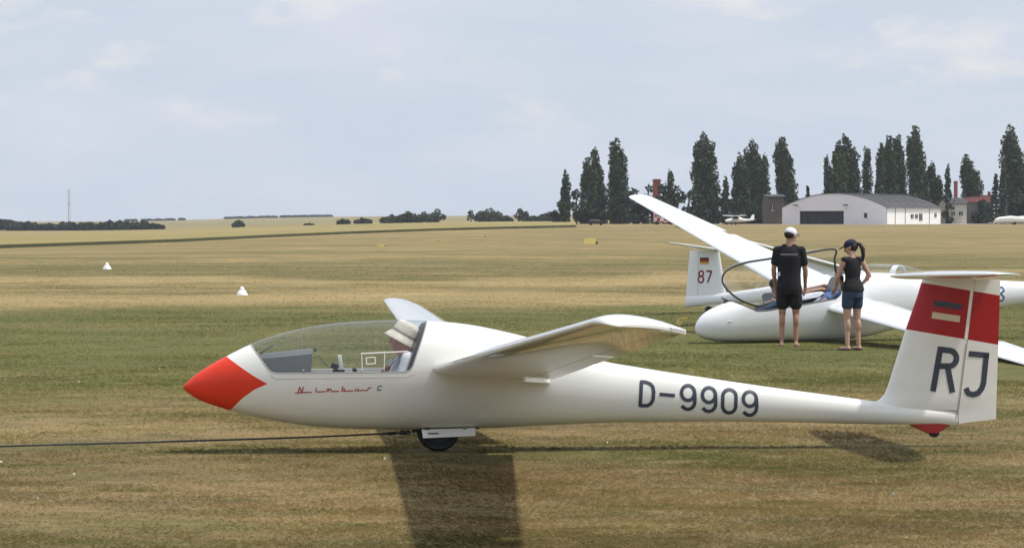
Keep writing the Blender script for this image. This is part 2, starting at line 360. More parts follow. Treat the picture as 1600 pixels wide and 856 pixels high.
def turf_mat(name, blades=False):
    m = bpy.data.materials.new(name); m.use_nodes = True; t = m.node_tree; b = t.nodes['Principled BSDF']
    g = N(t, 'ShaderNodeGroup'); g.node_tree = TG
    b.inputs['Roughness'].default_value = .9; b.inputs['Specular IOR Level'].default_value = .15
    if blades:
        a = N(t, 'ShaderNodeAttribute', attribute_name='rnd'); r = N(t, 'ShaderNodeValToRGB'); e = r.color_ramp.elements
        e[0].color = (.88, .98, .72, 1); e[1].color = (1.30, 1.26, 1.18, 1); x = e.new(.35); x.color = (.98, 1.02, .92, 1); x = e.new(.7); x.color = (1.12, 1.10, 1.05, 1)
        t.links.new(a.outputs['Fac'], r.inputs[0])
        mx = N(t, 'ShaderNodeMixRGB', blend_type='MULTIPLY', i_Fac=1.0); t.links.new(g.outputs[0], mx.inputs[1]); t.links.new(r.outputs[0], mx.inputs[2])
        t.links.new(mx.outputs[0], b.inputs['Base Color'])
        ge = N(t, 'ShaderNodeNewGeometry'); v1 = N(t, 'ShaderNodeVectorMath', operation='SCALE'); t.links.new(ge.outputs['Normal'], v1.inputs[0]); v1.inputs['Scale'].default_value = .45
        v2 = N(t, 'ShaderNodeVectorMath', operation='ADD'); t.links.new(v1.outputs[0], v2.inputs[0]); v2.inputs[1].default_value = (0, 0, 1)
        v3 = N(t, 'ShaderNodeVectorMath', operation='NORMALIZE'); t.links.new(v2.outputs[0], v3.inputs[0]); t.links.new(v3.outputs[0], b.inputs['Normal'])
        tl = N(t, 'ShaderNodeBsdfTranslucent'); t.links.new(mx.outputs[0], tl.inputs[0]); ms = N(t, 'ShaderNodeMixShader', i_0=.45)     # thin blades let light through
        t.links.new(b.outputs[0], ms.inputs[1]); t.links.new(tl.outputs[0], ms.inputs[2]); t.links.new(ms.outputs[0], t.nodes['Material Output'].inputs['Surface'])
    else:
        t.links.new(g.outputs[0], b.inputs['Base Color'])
        bp = N(t, 'ShaderNodeBump', i_Strength=.3, i_Distance=.02); t.links.new(g.outputs[1], bp.inputs['Height']); t.links.new(bp.outputs[0], b.inputs['Normal'])
    return m
M['turf'] = turf_mat('dry_turf'); M['blades'] = turf_mat('dry_grass_blades', True)

# ------------------------------------------------------------------ setting: ground
def build_ground():
    ys = np.concatenate([[-150, -60, 0], np.geomspace(8, 8000, 260)]); ts = np.linspace(-1, 1, 121)
    Y = np.repeat(ys[:, None], len(ts), 1); X = ts[None, :] * (np.maximum(Y, 0) * .55 + 160)
    Z = ground(X, Y); co = np.stack([X, Y, Z], -1).reshape(-1, 3)
    r, c = len(ys), len(ts); i = np.arange(r * c).reshape(r, c)
    q = np.stack([i[:-1, :-1], i[:-1, 1:], i[1:, 1:], i[1:, :-1]], -1).reshape(-1, 4)
    tag(raw_mesh('ground', co, q, M['turf'], smooth=True), kind='structure')
build_ground()

def build_blades():
    n = 760000; u = RNG.uniform(0, 1, n); g0, g1, e = 13.5, 150.0, -.75
    d = (g0 ** e + u * (g1 ** e - g0 ** e)) ** (1 / e)          # areal density falls with distance
    X = RNG.uniform(-1, 1, n) * (d * .20 + .9)
    k = np.sin(X * 1.3 + 2 * np.sin(d * .7)) * np.sin(d * 1.1 + 1.5 * np.sin(X * .6)) * .6 + .4 * np.sin(X * 5.1 + np.sin(d * 4)) * np.sin(d * 6.3 + np.sin(X * 3))
    wx, wy = FN.world(FN.side(685, 677)[0], 0, 0)[:2]
    keep = (((X - wx) / .30) ** 2 + ((d - wy + .12) / .35) ** 2 > 1) & (RNG.uniform(0, 1, n) < .60 + .40 * k) & (RNG.uniform(0, 1, n) < np.clip((150 - d) / 70, 0, 1)); d, X, k = d[keep], X[keep], k[keep]; n = len(d)
    a = RNG.normal(0, .55, n) + np.where(RNG.uniform(0, 1, n) < .5, 0, PI); lean = RNG.uniform(.5, 2.6, n); h = (.012 + .00013 * d) * RNG.uniform(.5, 1.5, n) * (1 + .35 * k)
    ww = (.0030 + .00024 * d) * RNG.uniform(.6, 1.3, n)
    dx, dy = np.cos(a), np.sin(a); px, py = -dy, dx
    b = np.stack([X, d, ground(X, d) - .003], -1); side = np.stack([px * ww, py * ww, np.zeros(n)], -1) * .5
    mid = b + np.stack([dx * lean * h * .45, dy * lean * h * .45, h * .62], -1)
    tip = b + np.stack([dx * lean * h, dy * lean * h, h / (1 + .4 * lean) + .004], -1)
    co = np.stack([b - side, b + side, mid + side * .7, tip], 1).reshape(-1, 3); q = np.arange(len(co)).reshape(-1, 4)
    o = raw_mesh('grass', co, q, M['blades'], attr=RNG.beta(1.8, 1.8, n))
    tag(o, 'short dry mown grass covering the airfield in the foreground', 'grass', kind='stuff')
build_blades()

# standing crop beyond the strip
def crop_field():
    edge = [(-700, 396), (-300, 392), (0, 388), (169, 382), (281, 378), (450, 369.5), (556, 365), (681, 360.5), (790, 357.5), (900, 355)]
    m = bpy.data.materials.new('ripening_crop'); m.use_nodes = True; t = m.node_tree; b = t.nodes['Principled BSDF']
    b.inputs['Roughness'].default_value = .95; b.inputs['Specular IOR Level'].default_value = .1
    geo = N(t, 'ShaderNodeNewGeometry'); mp = N(t, 'ShaderNodeMapping'); mp.inputs['Scale'].default_value = (.02, .006, 1); t.links.new(geo.outputs['Position'], mp.inputs[0])
    nz = N(t, 'ShaderNodeTexNoise', i_Scale=1.0, i_Detail=8.0, i_Roughness=.7); t.links.new(mp.outputs[0], nz.inputs['Vector'])
    r = N(t, 'ShaderNodeValToRGB'); r.color_ramp.elements[0].position = .35; r.color_ramp.elements[1].position = .68
    r.color_ramp.elements[0].color = (.215, .185, .07, 1); r.color_ramp.elements[1].color = (.285, .225, .10, 1)
    t.links.new(nz.outputs['Fac'], r.inputs[0]); t.links.new(r.outputs[0], b.inputs['Base Color'])
    stalk = mat('shaded_green_stalks', (.045, .05, .018), rough=1, noise=.4, nscale=.6)  # stalk green kept dark: shade of the crop edge is put into this colour
    P = []
    ex = np.array([e[0] for e in edge], float); ey = np.array([e[1] for e in edge], float)
    for px in np.linspace(-700, 900, 120):
        py = np.interp(px, ex, ey); d = 200.
        for _ in range(30):
            g = gat(px, d); d = .5 * d + .5 * (CAMZ - g.z) / max((py - HOR), 3) * F
            d = min(d, 900)
        P.append((px, d))
    rows = []
    for px, d in P:
        g = gat(px, d); col = [g + Vector((0, 0, -.1)), g + Vector((0, .1, .18 + .0004 * d)), g + Vector((0, .7, .24 + .0004 * d))]
        for k in (1.2, 1.5, 1.9, 2.3):
            dd = d * k if d * k < 1050 else 1050 + k
            q = gat(px, dd); col.append(q + Vector((0, 0, .5)))
        q = gat(px, (d * 2.3 if d*2.3 < 1050 else 1053) + 1); col.append(q + Vector((0, 0, -.1)))
        rows.append(col)
    bm = bmesh.new(); V = [[bm.verts.new(p) for p in c] for c in rows]
    for a, c in zip(V, V[1:]):
        for j in range(len(a) - 1):
            f = bm.faces.new((a[j], c[j], c[j+1], a[j+1])); f.material_index = 1 if j == 0 or j == len(a) - 2 else 0
    o = obj('crop_field', bm, [m, stalk], smooth=False); tag(o, 'ripening green and gold crop standing beyond the mown strip', kind='structure')
crop_field()

def strip(name, pts, width, mt, dz=.02):
    bm = bmesh.new(); r = []
    for i, p in enumerate(pts):
        d = (pts[min(i+1, len(pts)-1)] - pts[max(i-1, 0)]); n = Vector((-d.y, d.x, 0)).normalized() * width / 2
        r.append([bm.verts.new((q.x, q.y, gz(q.x, q.y) + dz)) for q in (p - n, p + n)])
    for a, b in zip(r, r[1:]): bm.faces.new((a[0], b[0], b[1], a[1]))
    return tag(obj(name, bm, mt), kind='structure')
strip('taxiway', [gat(px, d) for px, d in [(1100, 560), (1180, 556), (1260, 552), (1385, 560), (1470, 600), (1560, 640)]], 16, M['concrete'], .05)

# ------------------------------------------------------------------ aircraft building blocks
def profile_interp(tab, a):
    xs = [t[0] for t in tab]; return [float(np.interp(a, xs, [t[k] for t in tab])) for k in (1, 2, 3)]
def smooth_tab(tab, n=160, p=1.6):
    """resample a (a, top, bottom, halfwidth) table smoothly, dense near the nose"""
    xs = np.array([t[0] for t in tab]); L = xs[-1]; u = (np.linspace(0, 1, n) ** p) * L
    res = [u]
    # monotone cubic through sqrt-like parameter so the nose stays round
    s = np.sqrt(xs / L); su = np.sqrt(u / L)
    for k in (1, 2, 3):
        y = np.array([t[k] for t in tab]); h = np.diff(s); dl = np.diff(y) / h
        m = np.zeros(len(y)); m[0], m[-1] = dl[0], dl[-1]
        for i in range(1, len(y) - 1):
            m[i] = 0 if dl[i-1] * dl[i] <= 0 else 3 * (h[i-1] + h[i]) / ((2*h[i] + h[i-1]) / dl[i-1] + (h[i] + 2*h[i-1]) / dl[i])
        idx = np.clip(np.searchsorted(s, su) - 1, 0, len(h) - 1); t = (su - s[idx]) / h[idx]; hh = h[idx]
        v = (2*t**3 - 3*t**2 + 1) * y[idx] + (t**3 - 2*t**2 + t) * hh * m[idx] + (-2*t**3 + 3*t**2) * y[idx+1] + (t**3 - t**2) * hh * m[idx+1]
        res.append(v)
    return np.stack(res, 1)
class Hull:
    def __init__(s, tab, n=2.25, nseg=56):
        s.T = smooth_tab(tab); s.n = n; s.nseg = nseg
    def prof(s, a): return [float(np.interp(a, s.T[:, 0], s.T[:, k])) for k in (1, 2, 3)]
    def halfw(s, a, c):
        t, b, w = s.prof(a); zc = (t + b) / 2; h = max((t - b) / 2, 1e-4); q = min(abs((c - zc) / h), 1)
        return w * (1 - q ** s.n) ** (1 / s.n)
    def ring(s, a, k=1.0):
        t, b, w = s.prof(a); zc = (t + b) / 2; h = (t - b) / 2; r = []
        for j in range(s.nseg):
            th = 2 * PI * j / s.nseg; c, d = math.cos(th), math.sin(th)
            r.append(Vector((a, w * k * math.copysign(abs(c) ** (2/s.n), c), zc + h * k * math.copysign(abs(d) ** (2/s.n), d))))
        return r
    def bm(s):
        b = bmesh.new(); rows = [s.ring(a) for a in s.T[1:, 0]]; rings = loft(b, rows, cap=False)
        t, bo, w = s.prof(0); tip = b.verts.new((0, 0, (t + bo) / 2)); n = s.nseg
        for j in range(n): b.faces.new((rings[0][(j+1) % n], rings[0][j], tip))
        b.faces.new(rings[-1]); bmesh.ops.recalc_face_normals(b, faces=b.faces); return b
def cut(bm, p, nrm):
    bmesh.ops.bisect_plane(bm, geom=bm.verts[:] + bm.edges[:] + bm.faces[:], dist=1e-5, plane_co=p, plane_no=nrm)
def cut_line(bm, p, q):
    """plane through the side-view line p-q, running across the hull"""
    d = Vector((q[0] - p[0], 0, q[1] - p[1])); cut(bm, Vector((p[0], 0, p[1])), Vector((-d.z, 0, d.x)))
def inside(poly, x, z):
    r = False; n = len(poly)
    for i in range(n):
        (x1, z1), (x2, z2) = poly[i], poly[(i+1) % n]
        if (z1 > z) != (z2 > z) and x < (x2 - x1) * (z - z1) / (z2 - z1) + x1: r = not r
    return r
def split_parts(bm, classify, parts, parent):
    """split one hull into meshes that keep the hull's normals, so seams stay smooth"""
    bm.normal_update(); bm.verts.index_update(); groups = {}
    for f in bm.faces: groups.setdefault(classify(f.calc_center_median()), []).append(f)
    res = {}
    for k, fs in groups.items():
        if k not in parts: continue
        name, mt = parts[k]; vi = {}; co = []; no = []; F_ = []
        for f in fs:
            idx = []
            for v in f.verts:
                if v.index not in vi: vi[v.index] = len(co); co.append(v.co.copy()); no.append(v.normal.copy())
                idx.append(vi[v.index])
            F_.append(idx)
        me = bpy.data.meshes.new(name); me.from_pydata(co, [], F_); me.polygons.foreach_set('use_smooth', [True] * len(F_))
        me.normals_split_custom_set_from_vertices(no); res[k] = link(name, me, mt, parent)
    return res
def foil(nu=14, lo=0.0, hi=1.0, camber=.03):
    """closed airfoil loop between chord fractions lo..hi -> list of (u, v over chord, unit thickness)"""
    us = [lo + (hi - lo) * (1 - math.cos(PI * i / nu)) / 2 if lo == 0 else lo + (hi - lo) * i / nu for i in range(nu + 1)]
    th = lambda u: 5 * (.2969 * math.sqrt(max(u, 0)) - .1260 * u - .3516 * u*u + .2843 * u**3 - .1030 * u**4)
    cm = lambda u: camber * 4 * u * (1 - u)
    up = [(u, cm(u), th(u)) for u in us]; dn = [(u, cm(u), -th(u)) for u in us]
    pts = up[::-1] + (dn[1:] if lo == 0 else dn)
    if hi == 1.0: pts = pts[:-1] if lo == 0 else pts
    return pts
def wing_mesh(bm, st, lo=0.0, hi=1.0, camber=.03, up=Vector((0, 0, 1)), nu=14):
    """st: list of (LE, TE, thickness ratio)"""
    fo = foil(nu, lo, hi, camber); secs = []
    for LE, TE, th, *bl in st:
        LE, TE = Vector(LE), Vector(TE); c = TE - LE; L = c.length; bl = bl[0] if bl else 0
        secs.append([LE + c * u + up * (cv * L + tv * th * L + (0 if tv == 0 else math.copysign(bl * u, tv))) for u, cv, tv in fo])
    loft(bm, secs)
    bmesh.ops.remove_doubles(bm, verts=bm.verts, dist=1e-5); bmesh.ops.recalc_face_normals(bm, faces=bm.faces)
def span_stations(rLE, rTE, tLE, tTE, b0, b1, th0, th1, n=10, round_tip=True, tipdrop=0.0, tip=.35, power=1.0, lec=.42, blunt=0.0):
    """rLE etc are (a, z) pairs, b0/b1 the lateral positions"""
    st = []; L = abs(b1 - b0); sg = 1 if b1 > b0 else -1
    ss = list(np.linspace(0, L - (tip if round_tip else 0), n))
    if round_tip: ss += [L - tip + tip * math.sin(PI/2 * k / 7) for k in range(1, 8)]
    for s in ss:
        f = s / L; g = f ** power
        a0 = rLE[0] + (tLE[0] - rLE[0]) * f; z0 = rLE[1] + (tLE[1] - rLE[1]) * g
        a1 = rTE[0] + (tTE[0] - rTE[0]) * f; z1 = rTE[1] + (tTE[1] - rTE[1]) * g
        th = th0 + (th1 - th0) * f
        if round_tip and s > L - tip:
            q = (s - (L - tip)) / tip; k = math.sqrt(max(1 - q * q, 0)); cut_ = (1 - k)
            ca = a1 - a0; a0n = a0 + ca * lec * cut_; a1n = a1 - ca * .05 * cut_
            z0, z1 = z0 + (z1 - z0) * .42 * cut_ - tipdrop * q * q, z1 - tipdrop * q * q
            a0, a1 = a0n, a1n; th *= max(k, .06) ** .8
        elif False: pass
        st.append((Vector((a0, b0 + sg * s, z0)), Vector((a1, b0 + sg * s, z1)), th, blunt * f ** 3))
    return st
def ribbon(bm, pts, w, surf, off=.002, closed=False, across=4, step=.015):
    """paint stroke: pts are (a, c) in side view; surf(a, c) gives the local y of the near surface"""
    P = [Vector(p) for p in pts]
    if closed: P.append(P[0].copy())
    Q = []
    for p, q in zip(P, P[1:]):
        k = max(1, int((q - p).length / step))
        Q += [p.lerp(q, i / k) for i in range(k)]
    if not closed: Q.append(P[-1])
    n = len(Q); rows = []
    for i, p in enumerate(Q):
        if closed: d = Q[(i+1) % n] - Q[i-1]
        else: d = Q[min(i+1, n-1)] - Q[max(i-1, 0)]
        if d.length < 1e-9: d = Vector((1, 0))
        nn = Vector((-d.y, d.x)).normalized()
        rows.append([bm.verts.new((x.x, surf(x.x, x.y) - off, x.y)) for x in [p + nn * w * (j / (across - 1) - .5) for j in range(across)]])
    for i in range(n if closed else n - 1):
        a, b = rows[i], rows[(i+1) % n]
        for j in range(across - 1): bm.faces.new((a[j], a[j+1], b[j+1], b[j]))
def arc(cx, cy, rx, ry, a0, a1, n=14): return [(cx + rx * math.cos(math.radians(a0 + (a1-a0)*i/n)), cy - ry * math.sin(math.radians(a0 + (a1-a0)*i/n))) for i in range(n + 1)]

# ------------------------------------------------------------------ the cream glider on tow
def build_nimbus():
    root = empty('towed_glider', (FN.ox, FN.oy, 0), FN.t,
                 'long cream glider with red nose and red banded RJ fin, rolling on its tow rope', 'glider')
    SD = FN.side
    top = [(286, 604), (291, 598), (310, 582), (352, 557), (392, 537.5), (440, 520.5), (500, 508), (560, 502), (620, 500), (668, 501), (700, 503), (740, 508), (780, 516), (828, 527.5), (880, 543), (948, 565), (1000, 574), (1050, 582), (1100, 589.5), (1200, 604), (1300, 617.5), (1378, 628), (1460, 637), (1497, 642)]
    bot = [(286, 606), (291, 611), (310, 624), (358, 641), (400, 652), (450, 661), (500, 667), (560, 670), (640, 671), (740, 669), (800, 667), (860, 664), (960, 660), (1100, 659), (1200, 659.5), (1300, 661), (1400, 663), (1497, 664)]
    hw = [(286, .0), (291, .035), (310, .085), (352, .155), (400, .208), (450, .245), (500, .272), (560, .298), (620, .31), (680, .305), (740, .285), (800, .258), (860, .228), (920, .20), (1000, .172), (1100, .148), (1200, .128), (1300, .110), (1400, .085), (1470, .050), (1497, .026)]
    tab = []
    for px, ty in top:
        by = np.interp(px, [b[0] for b in bot], [b[1] for b in bot]); w = np.interp(px, [h[0] for h in hw], [h[1] for h in hw])
        a, zt = SD(px, ty); _, zb = SD(px, by); tab.append((max(a, 0), zt, zb, w))
    tab[0] = (0, tab[0][1], tab[0][2], 0.0)
    H = Hull(tab, 2.2, 64); bm = H.bm()
    def S2(px, py, b=None):
        if b is None:
            b = -.2
            for _ in range(4): a, c = SD(px, py, b); b = -H.halfw(a, c)
        return SD(px, py, b)
    # canopy outline and nose paint outline on the near surface
    can = [S2(x, y, bb) for x, y, bb in [(390, 536, -.1), (404, 556, -.17), (419, 577, -.22), (424, 581.5, -.23), (432, 583.5, -.25), (634, 581, -.31), (641, 578, -.31), (645, 572, -.31), (668, 501, -.1)]]
    canP = can + [(can[-1][0], 3), (can[0][0], 3)]
    nose = [S2(x, y, bb) for x, y, bb in [(352, 555, -.03), (375, 572, -.12), (395, 586, -.17), (418, 599.5, -.205), (398, 608, -.18), (379, 621, -.13), (358, 642, -.03)]]
    noseP = nose + [(nose[-1][0], -3), (-1, -3), (-1, 3), (nose[0][0], 3)]
    for P in (can, nose):
        for p, q in zip(P, P[1:]): cut_line(bm, p, q)
    def cls(c):
        if inside(canP, c.x, c.z): return 'can'
        return 'nose' if inside(noseP, c.x, c.z) else 'body'
    parts = split_parts(bm, cls, {'can': ('canopy', M['glass']), 'body': ('fuselage', M['white']), 'nose': ('nose_cone', M['red'])}, root)
    parts['can']['label'] = 'long clear canopy over the single seat'
    parts['nose']['label'] = 'bright red painted nose'
    surf = lambda a, c: -H.halfw(a, c)
    # canopy rim: thin grey seam line and white frame along the sill on both sides
    for sg, nm in ((-1, 'canopy_rim'), (1, 'canopy_rim')):
        b = bmesh.new(); pts = []
        for p, q in zip(can, can[1:]):
            for t in np.linspace(0, 1, 12, endpoint=False): pts.append((p[0] + (q[0]-p[0])*t, p[1] + (q[1]-p[1])*t))
        V = [Vector((a, sg * (H.halfw(a, c) - .004), c)) for a, c in pts if H.halfw(a, c) > .02]
        tube(b, V, .0065, n=6); obj(nm, b, M['tub'], root)
    # seam of the canopy frame below the glass
    b = bmesh.new(); dz = -.045
    pts = [(a - .0 , c + dz) for a, c in can[2:8]]; ribbon(b, [S2(421, 586), S2(430, 592), S2(634, 589.5), S2(648, 585)], .004, surf, .0015, across=2); obj('canopy_seam', b, M['tub'], root)
    # rear canopy arch and bulkhead behind the pilot
    p, q = can[-2], can[-1]
    def arch(off0, off1, inset):
        V = []
        for k in range(41):
            th = -.35 + (PI + .7) * k / 40
            for_a = None; f = .5
            # slanted ring: a depends on z along the rear line
            zz = None; a = p[0]
            for _ in range(8):
                t_, b_, w_ = H.prof(a); zc = (t_ + b_) / 2; h_ = (t_ - b_) / 2; s_ = math.sin(th); zz = zc + h_ * inset * math.copysign(abs(s_) ** (2/H.n), s_)
                a = p[0] + (q[0] - p[0]) * (zz - p[1]) / (q[1] - p[1])
            c_ = math.cos(th); V.append(Vector((a + off0, w_ * inset * math.copysign(abs(c_) ** (2/H.n), c_), zz)))
        return V
    b = bmesh.new(); A0 = arch(-.035, 0, .955); A1 = arch(-.005, 0, .985); A2 = arch(-.035, 0, .88)
    rows = [A1, A0, A2]; R = [[b.verts.new(v) for v in r] for r in rows]
    for x, y in zip(R, R[1:]):
        for j in range(len(x) - 1): b.faces.new((x[j], x[j+1], y[j+1], y[j]))
    obj('canopy_rear_frame', b, M['frame'], root)
    b = bmesh.new(); A3 = arch(.03, 0, .93); b.faces.new([b.verts.new(v) for v in A3]); obj('headrest_bulkhead', b, M['tubdark'], root)
    # cockpit lining inside the hull, with thick sill
    b = bmesh.new(); a0, a1 = S2(398, 560)[0], S2(662, 560)[0]; nz = []
    zs = lambda a: float(np.interp(a, [can[3][0]-.12, can[3][0], can[5][0]], [can[3][1]+.05, can[3][1], can[5][1]])) - .004
    for a in np.linspace(a0 + .1, a1 - .02, 36):
        t_, b_, w_ = H.prof(a); zc = (t_ + b_) / 2; h_ = (t_ - b_) / 2; row = []
        q_ = min(max((zs(a) - zc) / h_, -.99), .99); th1 = math.asin(math.copysign(abs(q_) ** (H.n/2), q_))
        for k in range(25):
            th = PI - th1 + (PI + 2 * th1) * k / 24; c_, s_ = math.cos(th), math.sin(th)
            row.append(Vector((a, w_ * .93 * math.copysign(abs(c_) ** (2/H.n), c_), zc + h_ * .95 * math.copysign(abs(s_) ** (2/H.n), s_))))
        wo = H.halfw(a, zs(a)) - .003
        row = [Vector((a, -wo, zs(a)))] + row + [Vector((a, wo, zs(a)))]
        nz.append(row)
    loft(b, nz, cap=False, closed=False); obj('cockpit_lining', b, M['plastic'], root)
    # seat shell
    b = bmesh.new(); sx = S2(600, 600)[0]
    rows = []
    for (px, py) in [(512, 632), (560, 640), (600, 636), (628, 612), (645, 570), (652, 545)]:
        a, c = SD(px, py); rows.append([Vector((a, y, c + abs(y) ** 2 * .6)) for y in np.linspace(-.2, .2, 7)])
    loft(b, rows + [[v + Vector((.012, 0, -.012)) for v in r] for r in rows[::-1]], cap=False, closed=False); obj('seat', b, M['tubdark'], root)
    # instrument panel cover
    b = bmesh.new(); P4 = [(409, 553.5), (487.5, 545.5), (484, 592), (430, 592), (420, 578)]
    for rowy in [1]:
        L_ = [Vector((*[SD(x, y, 0)[0]], 0, SD(x, y, 0)[1])) for x, y in P4]
    secs = []
    for y in np.linspace(-1, 1, 9):
        wv = []
        for v in L_:
            ww = min(H.halfw(v.x, v.z) * .80, .235); drop = (abs(y) ** 3) * .028 if v.z > L_[2].z + .1 else 0
            wv.append(Vector((v.x, y * ww, v.z - drop)))
        secs.append(wv)
    loft(b, secs); bmesh.ops.recalc_face_normals(b, faces=b.faces); pan = obj('instrument_panel', b, M['panel'], root, angle=30)
    def loc(px, py, y=0.0): a, c = SD(px, py, y); return Vector((a, y, c))
    b = bmesh.new(); tube(b, [loc(411, 553, -.08), loc(487, 545, -.08)], .004, 6); tube(b, [loc(411, 553, .1), loc(487, 545.5, .1)], .003, 6); obj('panel_trim', b, M['metal'], pan)
    b = bmesh.new(); ell(b, loc(474, 579, -.20), (.009, .006, .009)); obj('knob', b, M['metal'], pan)
    b = bmesh.new(); ell(b, loc(493, 546, -.02), (.012, .012, .014)); tube(b, [loc(490, 550, -.02), loc(493, 546, -.02)], .004); obj('compass', b, M['frame'], pan)
    # yaw string stick, antenna
    b = bmesh.new(); tube(b, [loc(408, 551, -.02), loc(427, 539, -.02)], [.006, .004]); ell(b, loc(408, 551, -.02), (.012, .01, .01)); ell(b, loc(400, 547, -.03), (.011, .01, .014)); obj('air_vent', b, M['frame'], root)
    b = bmesh.new(); tube(b, [loc(471.5, 547, .03), loc(471.5, 526, .03)], .0035, 6); obj('antenna', b, M['metal'], root)
    # handheld logger on its mount, wires
    b = bmesh.new(); box(b, loc(532, 566, -.1), (.032, .06, .12), Matrix.Rotation(math.radians(-8), 3, 'Y'), bev=.006); pda = obj('display_unit', b, M['plastic'], root)
    b = bmesh.new(); box(b, loc(523, 572, -.1), (.06, .07, .045), Matrix.Rotation(.3, 3, 'Y'), bev=.008); box(b, loc(529, 579, -.1), (.10, .05, .02), bev=.004); obj('mount', b, M['navy'], pda)
    b = bmesh.new(); tube(b, [loc(490, 559, -.05), loc(497, 556, -.06), loc(503, 561, -.07), (loc(508, 569, -.08)), loc(514, 573, -.09), loc(521, 572, -.1)], .003, 6); obj('cable', b, M['frame'], pda)
    b = bmesh.new(); tube(b, [loc(563, 640, -.0), loc(560, 600, 0), loc(555, 579, -.02)], [.012, .012, .014], 8); ell(b, loc(554, 577.5, -.02), (.02, .016, .02)); obj('control_stick', b, M['frame'], root)
    # sliding vent window: white frame set on the near glass, and its vent scoop
    b = bmesh.new()
    def onglass(px, py): a, c = S2(px, py); return Vector((a, -H.halfw(a, c) - .001, c))
    def gl_line(p, q, r):
        tube(b, [onglass(p[0] + (q[0]-p[0])*t, p[1] + (q[1]-p[1])*t) for t in np.linspace(0, 1, 8)], r, 6)
    gl_line((564, 552.5), (637, 549), .0065); gl_line((565, 552), (566, 579), .004); gl_line((601, 552), (600, 579), .004)
    obj('sliding_window_frame', b, M['plastic'], root)
    b = bmesh.new(); gl_line((572, 559), (586, 558), .005); gl_line((572, 559), (573, 569), .005); gl_line((586, 558), (586, 568), .005); gl_line((573, 569), (586, 568), .005); obj('vent_scoop', b, M['plastic'], root)
    b = bmesh.new(); ell(b, onglass(552, 577) + Vector((0, .02, 0)), (.009, .012, .01)); ell(b, onglass(556, 577) + Vector((0, .02, 0)), (.009, .012, .01)); obj('latch', b, M['frame'], root)
    # ---- wings
    rLE = SD(676, 577, -.27); rTE = SD(857, 596, -.2)
    tLE = SD(936, 500, -10); tTE = SD(1077, 515, -10)
    fLE = SD(598, 468, 10); fTE = SD(653, 476, 10)
    print('WING', rLE, rTE, tLE, tTE, fLE, fTE)
    inner = (rLE[0], rLE[1]), (rTE[0], rTE[1])
    for sg, t0, t1 in ((-1, tLE, tTE), (1, fLE, fTE)):
        w = empty('wing', parent_loc := (0, 0, 0)); w.parent = root
        b0 = sg * .16
        st = span_stations(inner[0], inner[1], t0, t1, b0, sg * 10.0, .165, .155, 12, True, 0.012, .24, 1.0, .22, .009)
        # wing skin runs to 80% of the chord, the flap and aileron close it
        b = bmesh.new(); wing_mesh(b, st, 0, .79, .040); me = obj('wing_panel', b, M['white'], root, angle=55)
        me.name = 'wing'; bpy.data.objects.remove(w)
        def sub(s0, s1):
            full = span_stations(inner[0], inner[1], t0, t1, b0, sg * 10.0, .165, .155, 60, True, 0.012, .24, 1.0, .22, .009)
            return [s for s in full if s0 <= abs(s[0].y) <= s1]
        b = bmesh.new(); wing_mesh(b, sub(.42, 6.3), .797, 1.0, .040, nu=4); obj('flap', b, M['white'], me, angle=50)
        b = bmesh.new(); wing_mesh(b, sub(6.33, 10.1), .797, 1.0, .040, nu=4); obj('aileron', b, M['white'], me, angle=50)
        # root fairing: thin collar round the trailing part of the wing root
        b = bmesh.new(); fs = []
        for k in (0, .3, .65, 1):
            bb = sg * (.10 + .26 * k); g_ = (1 - k) ** 2; fs.append((Vector((inner[0][0] + .02, bb, inner[0][1] - .002)), Vector((inner[1][0] + .05 * g_, bb, inner[1][1] - .004)), .168 + .03 * g_))
        wing_mesh(b, fs, 0, 1, .040); obj('wing_root_fairing', b, M['white'], me, angle=60)
    # ---- fin and rudder
    LEp = [(436, 1441), (460, 1434), (514, 1415), (560, 1400.5), (595, 1389.5), (612, 1383.5), (621, 1378), (628, 1366), (634, 1345), (640, 1315)]
    hinge = lambda y: 1522 - (y - 437) * (1522 - 1493) / (662 - 437)
    TEp = lambda y: 1563 - (y - 440) * 7 / 215
    def fin_th(z): return 1.0
    zA = SD(1500, 640)[1]; fin = []; fullc = []
    for y, x in LEp:
        a0, z = SD(x, y); z = SD(1500, y)[1]; a1 = SD(TEp(y), y)[0]; ah = SD(hinge(y), y)[0]; fullc.append((z, a0, ah, a1))
    zs_ = np.array([f[0] for f in fullc][::-1]); fa = {k: np.array([f[k] for f in fullc][::-1]) for k in (1, 2, 3)}
    def finhalf(a, z):
        a0, a1 = np.interp(z, zs_, fa[1]), np.interp(z, zs_, fa[3]); L = a1 - a0; u = min(max((a - a0) / L, 0), 1)
        th = .115 if L < 1.0 else .115 * 1.0 / L
        return 5 * (.2969 * math.sqrt(u) - .1260*u - .3516*u*u + .2843*u**3 - .1030*u**4) * th * L
    def vloft(lo, hi, z0, z1, part, nz=26):
        b = bmesh.new(); secs = []
        for z in np.linspace(z0, z1, nz):
            a0, ah, a1 = (float(np.interp(z, zs_, fa[k])) for k in (1, 2, 3)); L = a1 - a0
            if part == 'fin': us = [0 + (ah - .004 - a0) / L * (1 - math.cos(PI * i / 16)) / 2 for i in range(17)]
            else: us = [(ah + .004 - a0) / L + (1 - (ah + .004 - a0) / L) * i / 6 for i in range(7)]
            A = [(a0 + L * u, finhalf(a0 + L * u, z)) for u in us]
            s = [Vector((a, -h, z)) for a, h in A] + [Vector((a, h, z)) for a, h in A[::-1][(0 if part == 'fin' else 1):(-1 if part == 'fin' else None)]]
            secs.append(s)
        loft(b, secs); bmesh.ops.recalc_face_normals(b, faces=b.faces)
        if part != 'fin':
            for v in b.verts:
                if v.co.z < z0 + .05: v.co.z += (v.co.x - float(np.interp(z0, zs_, fa[2]))) * .10
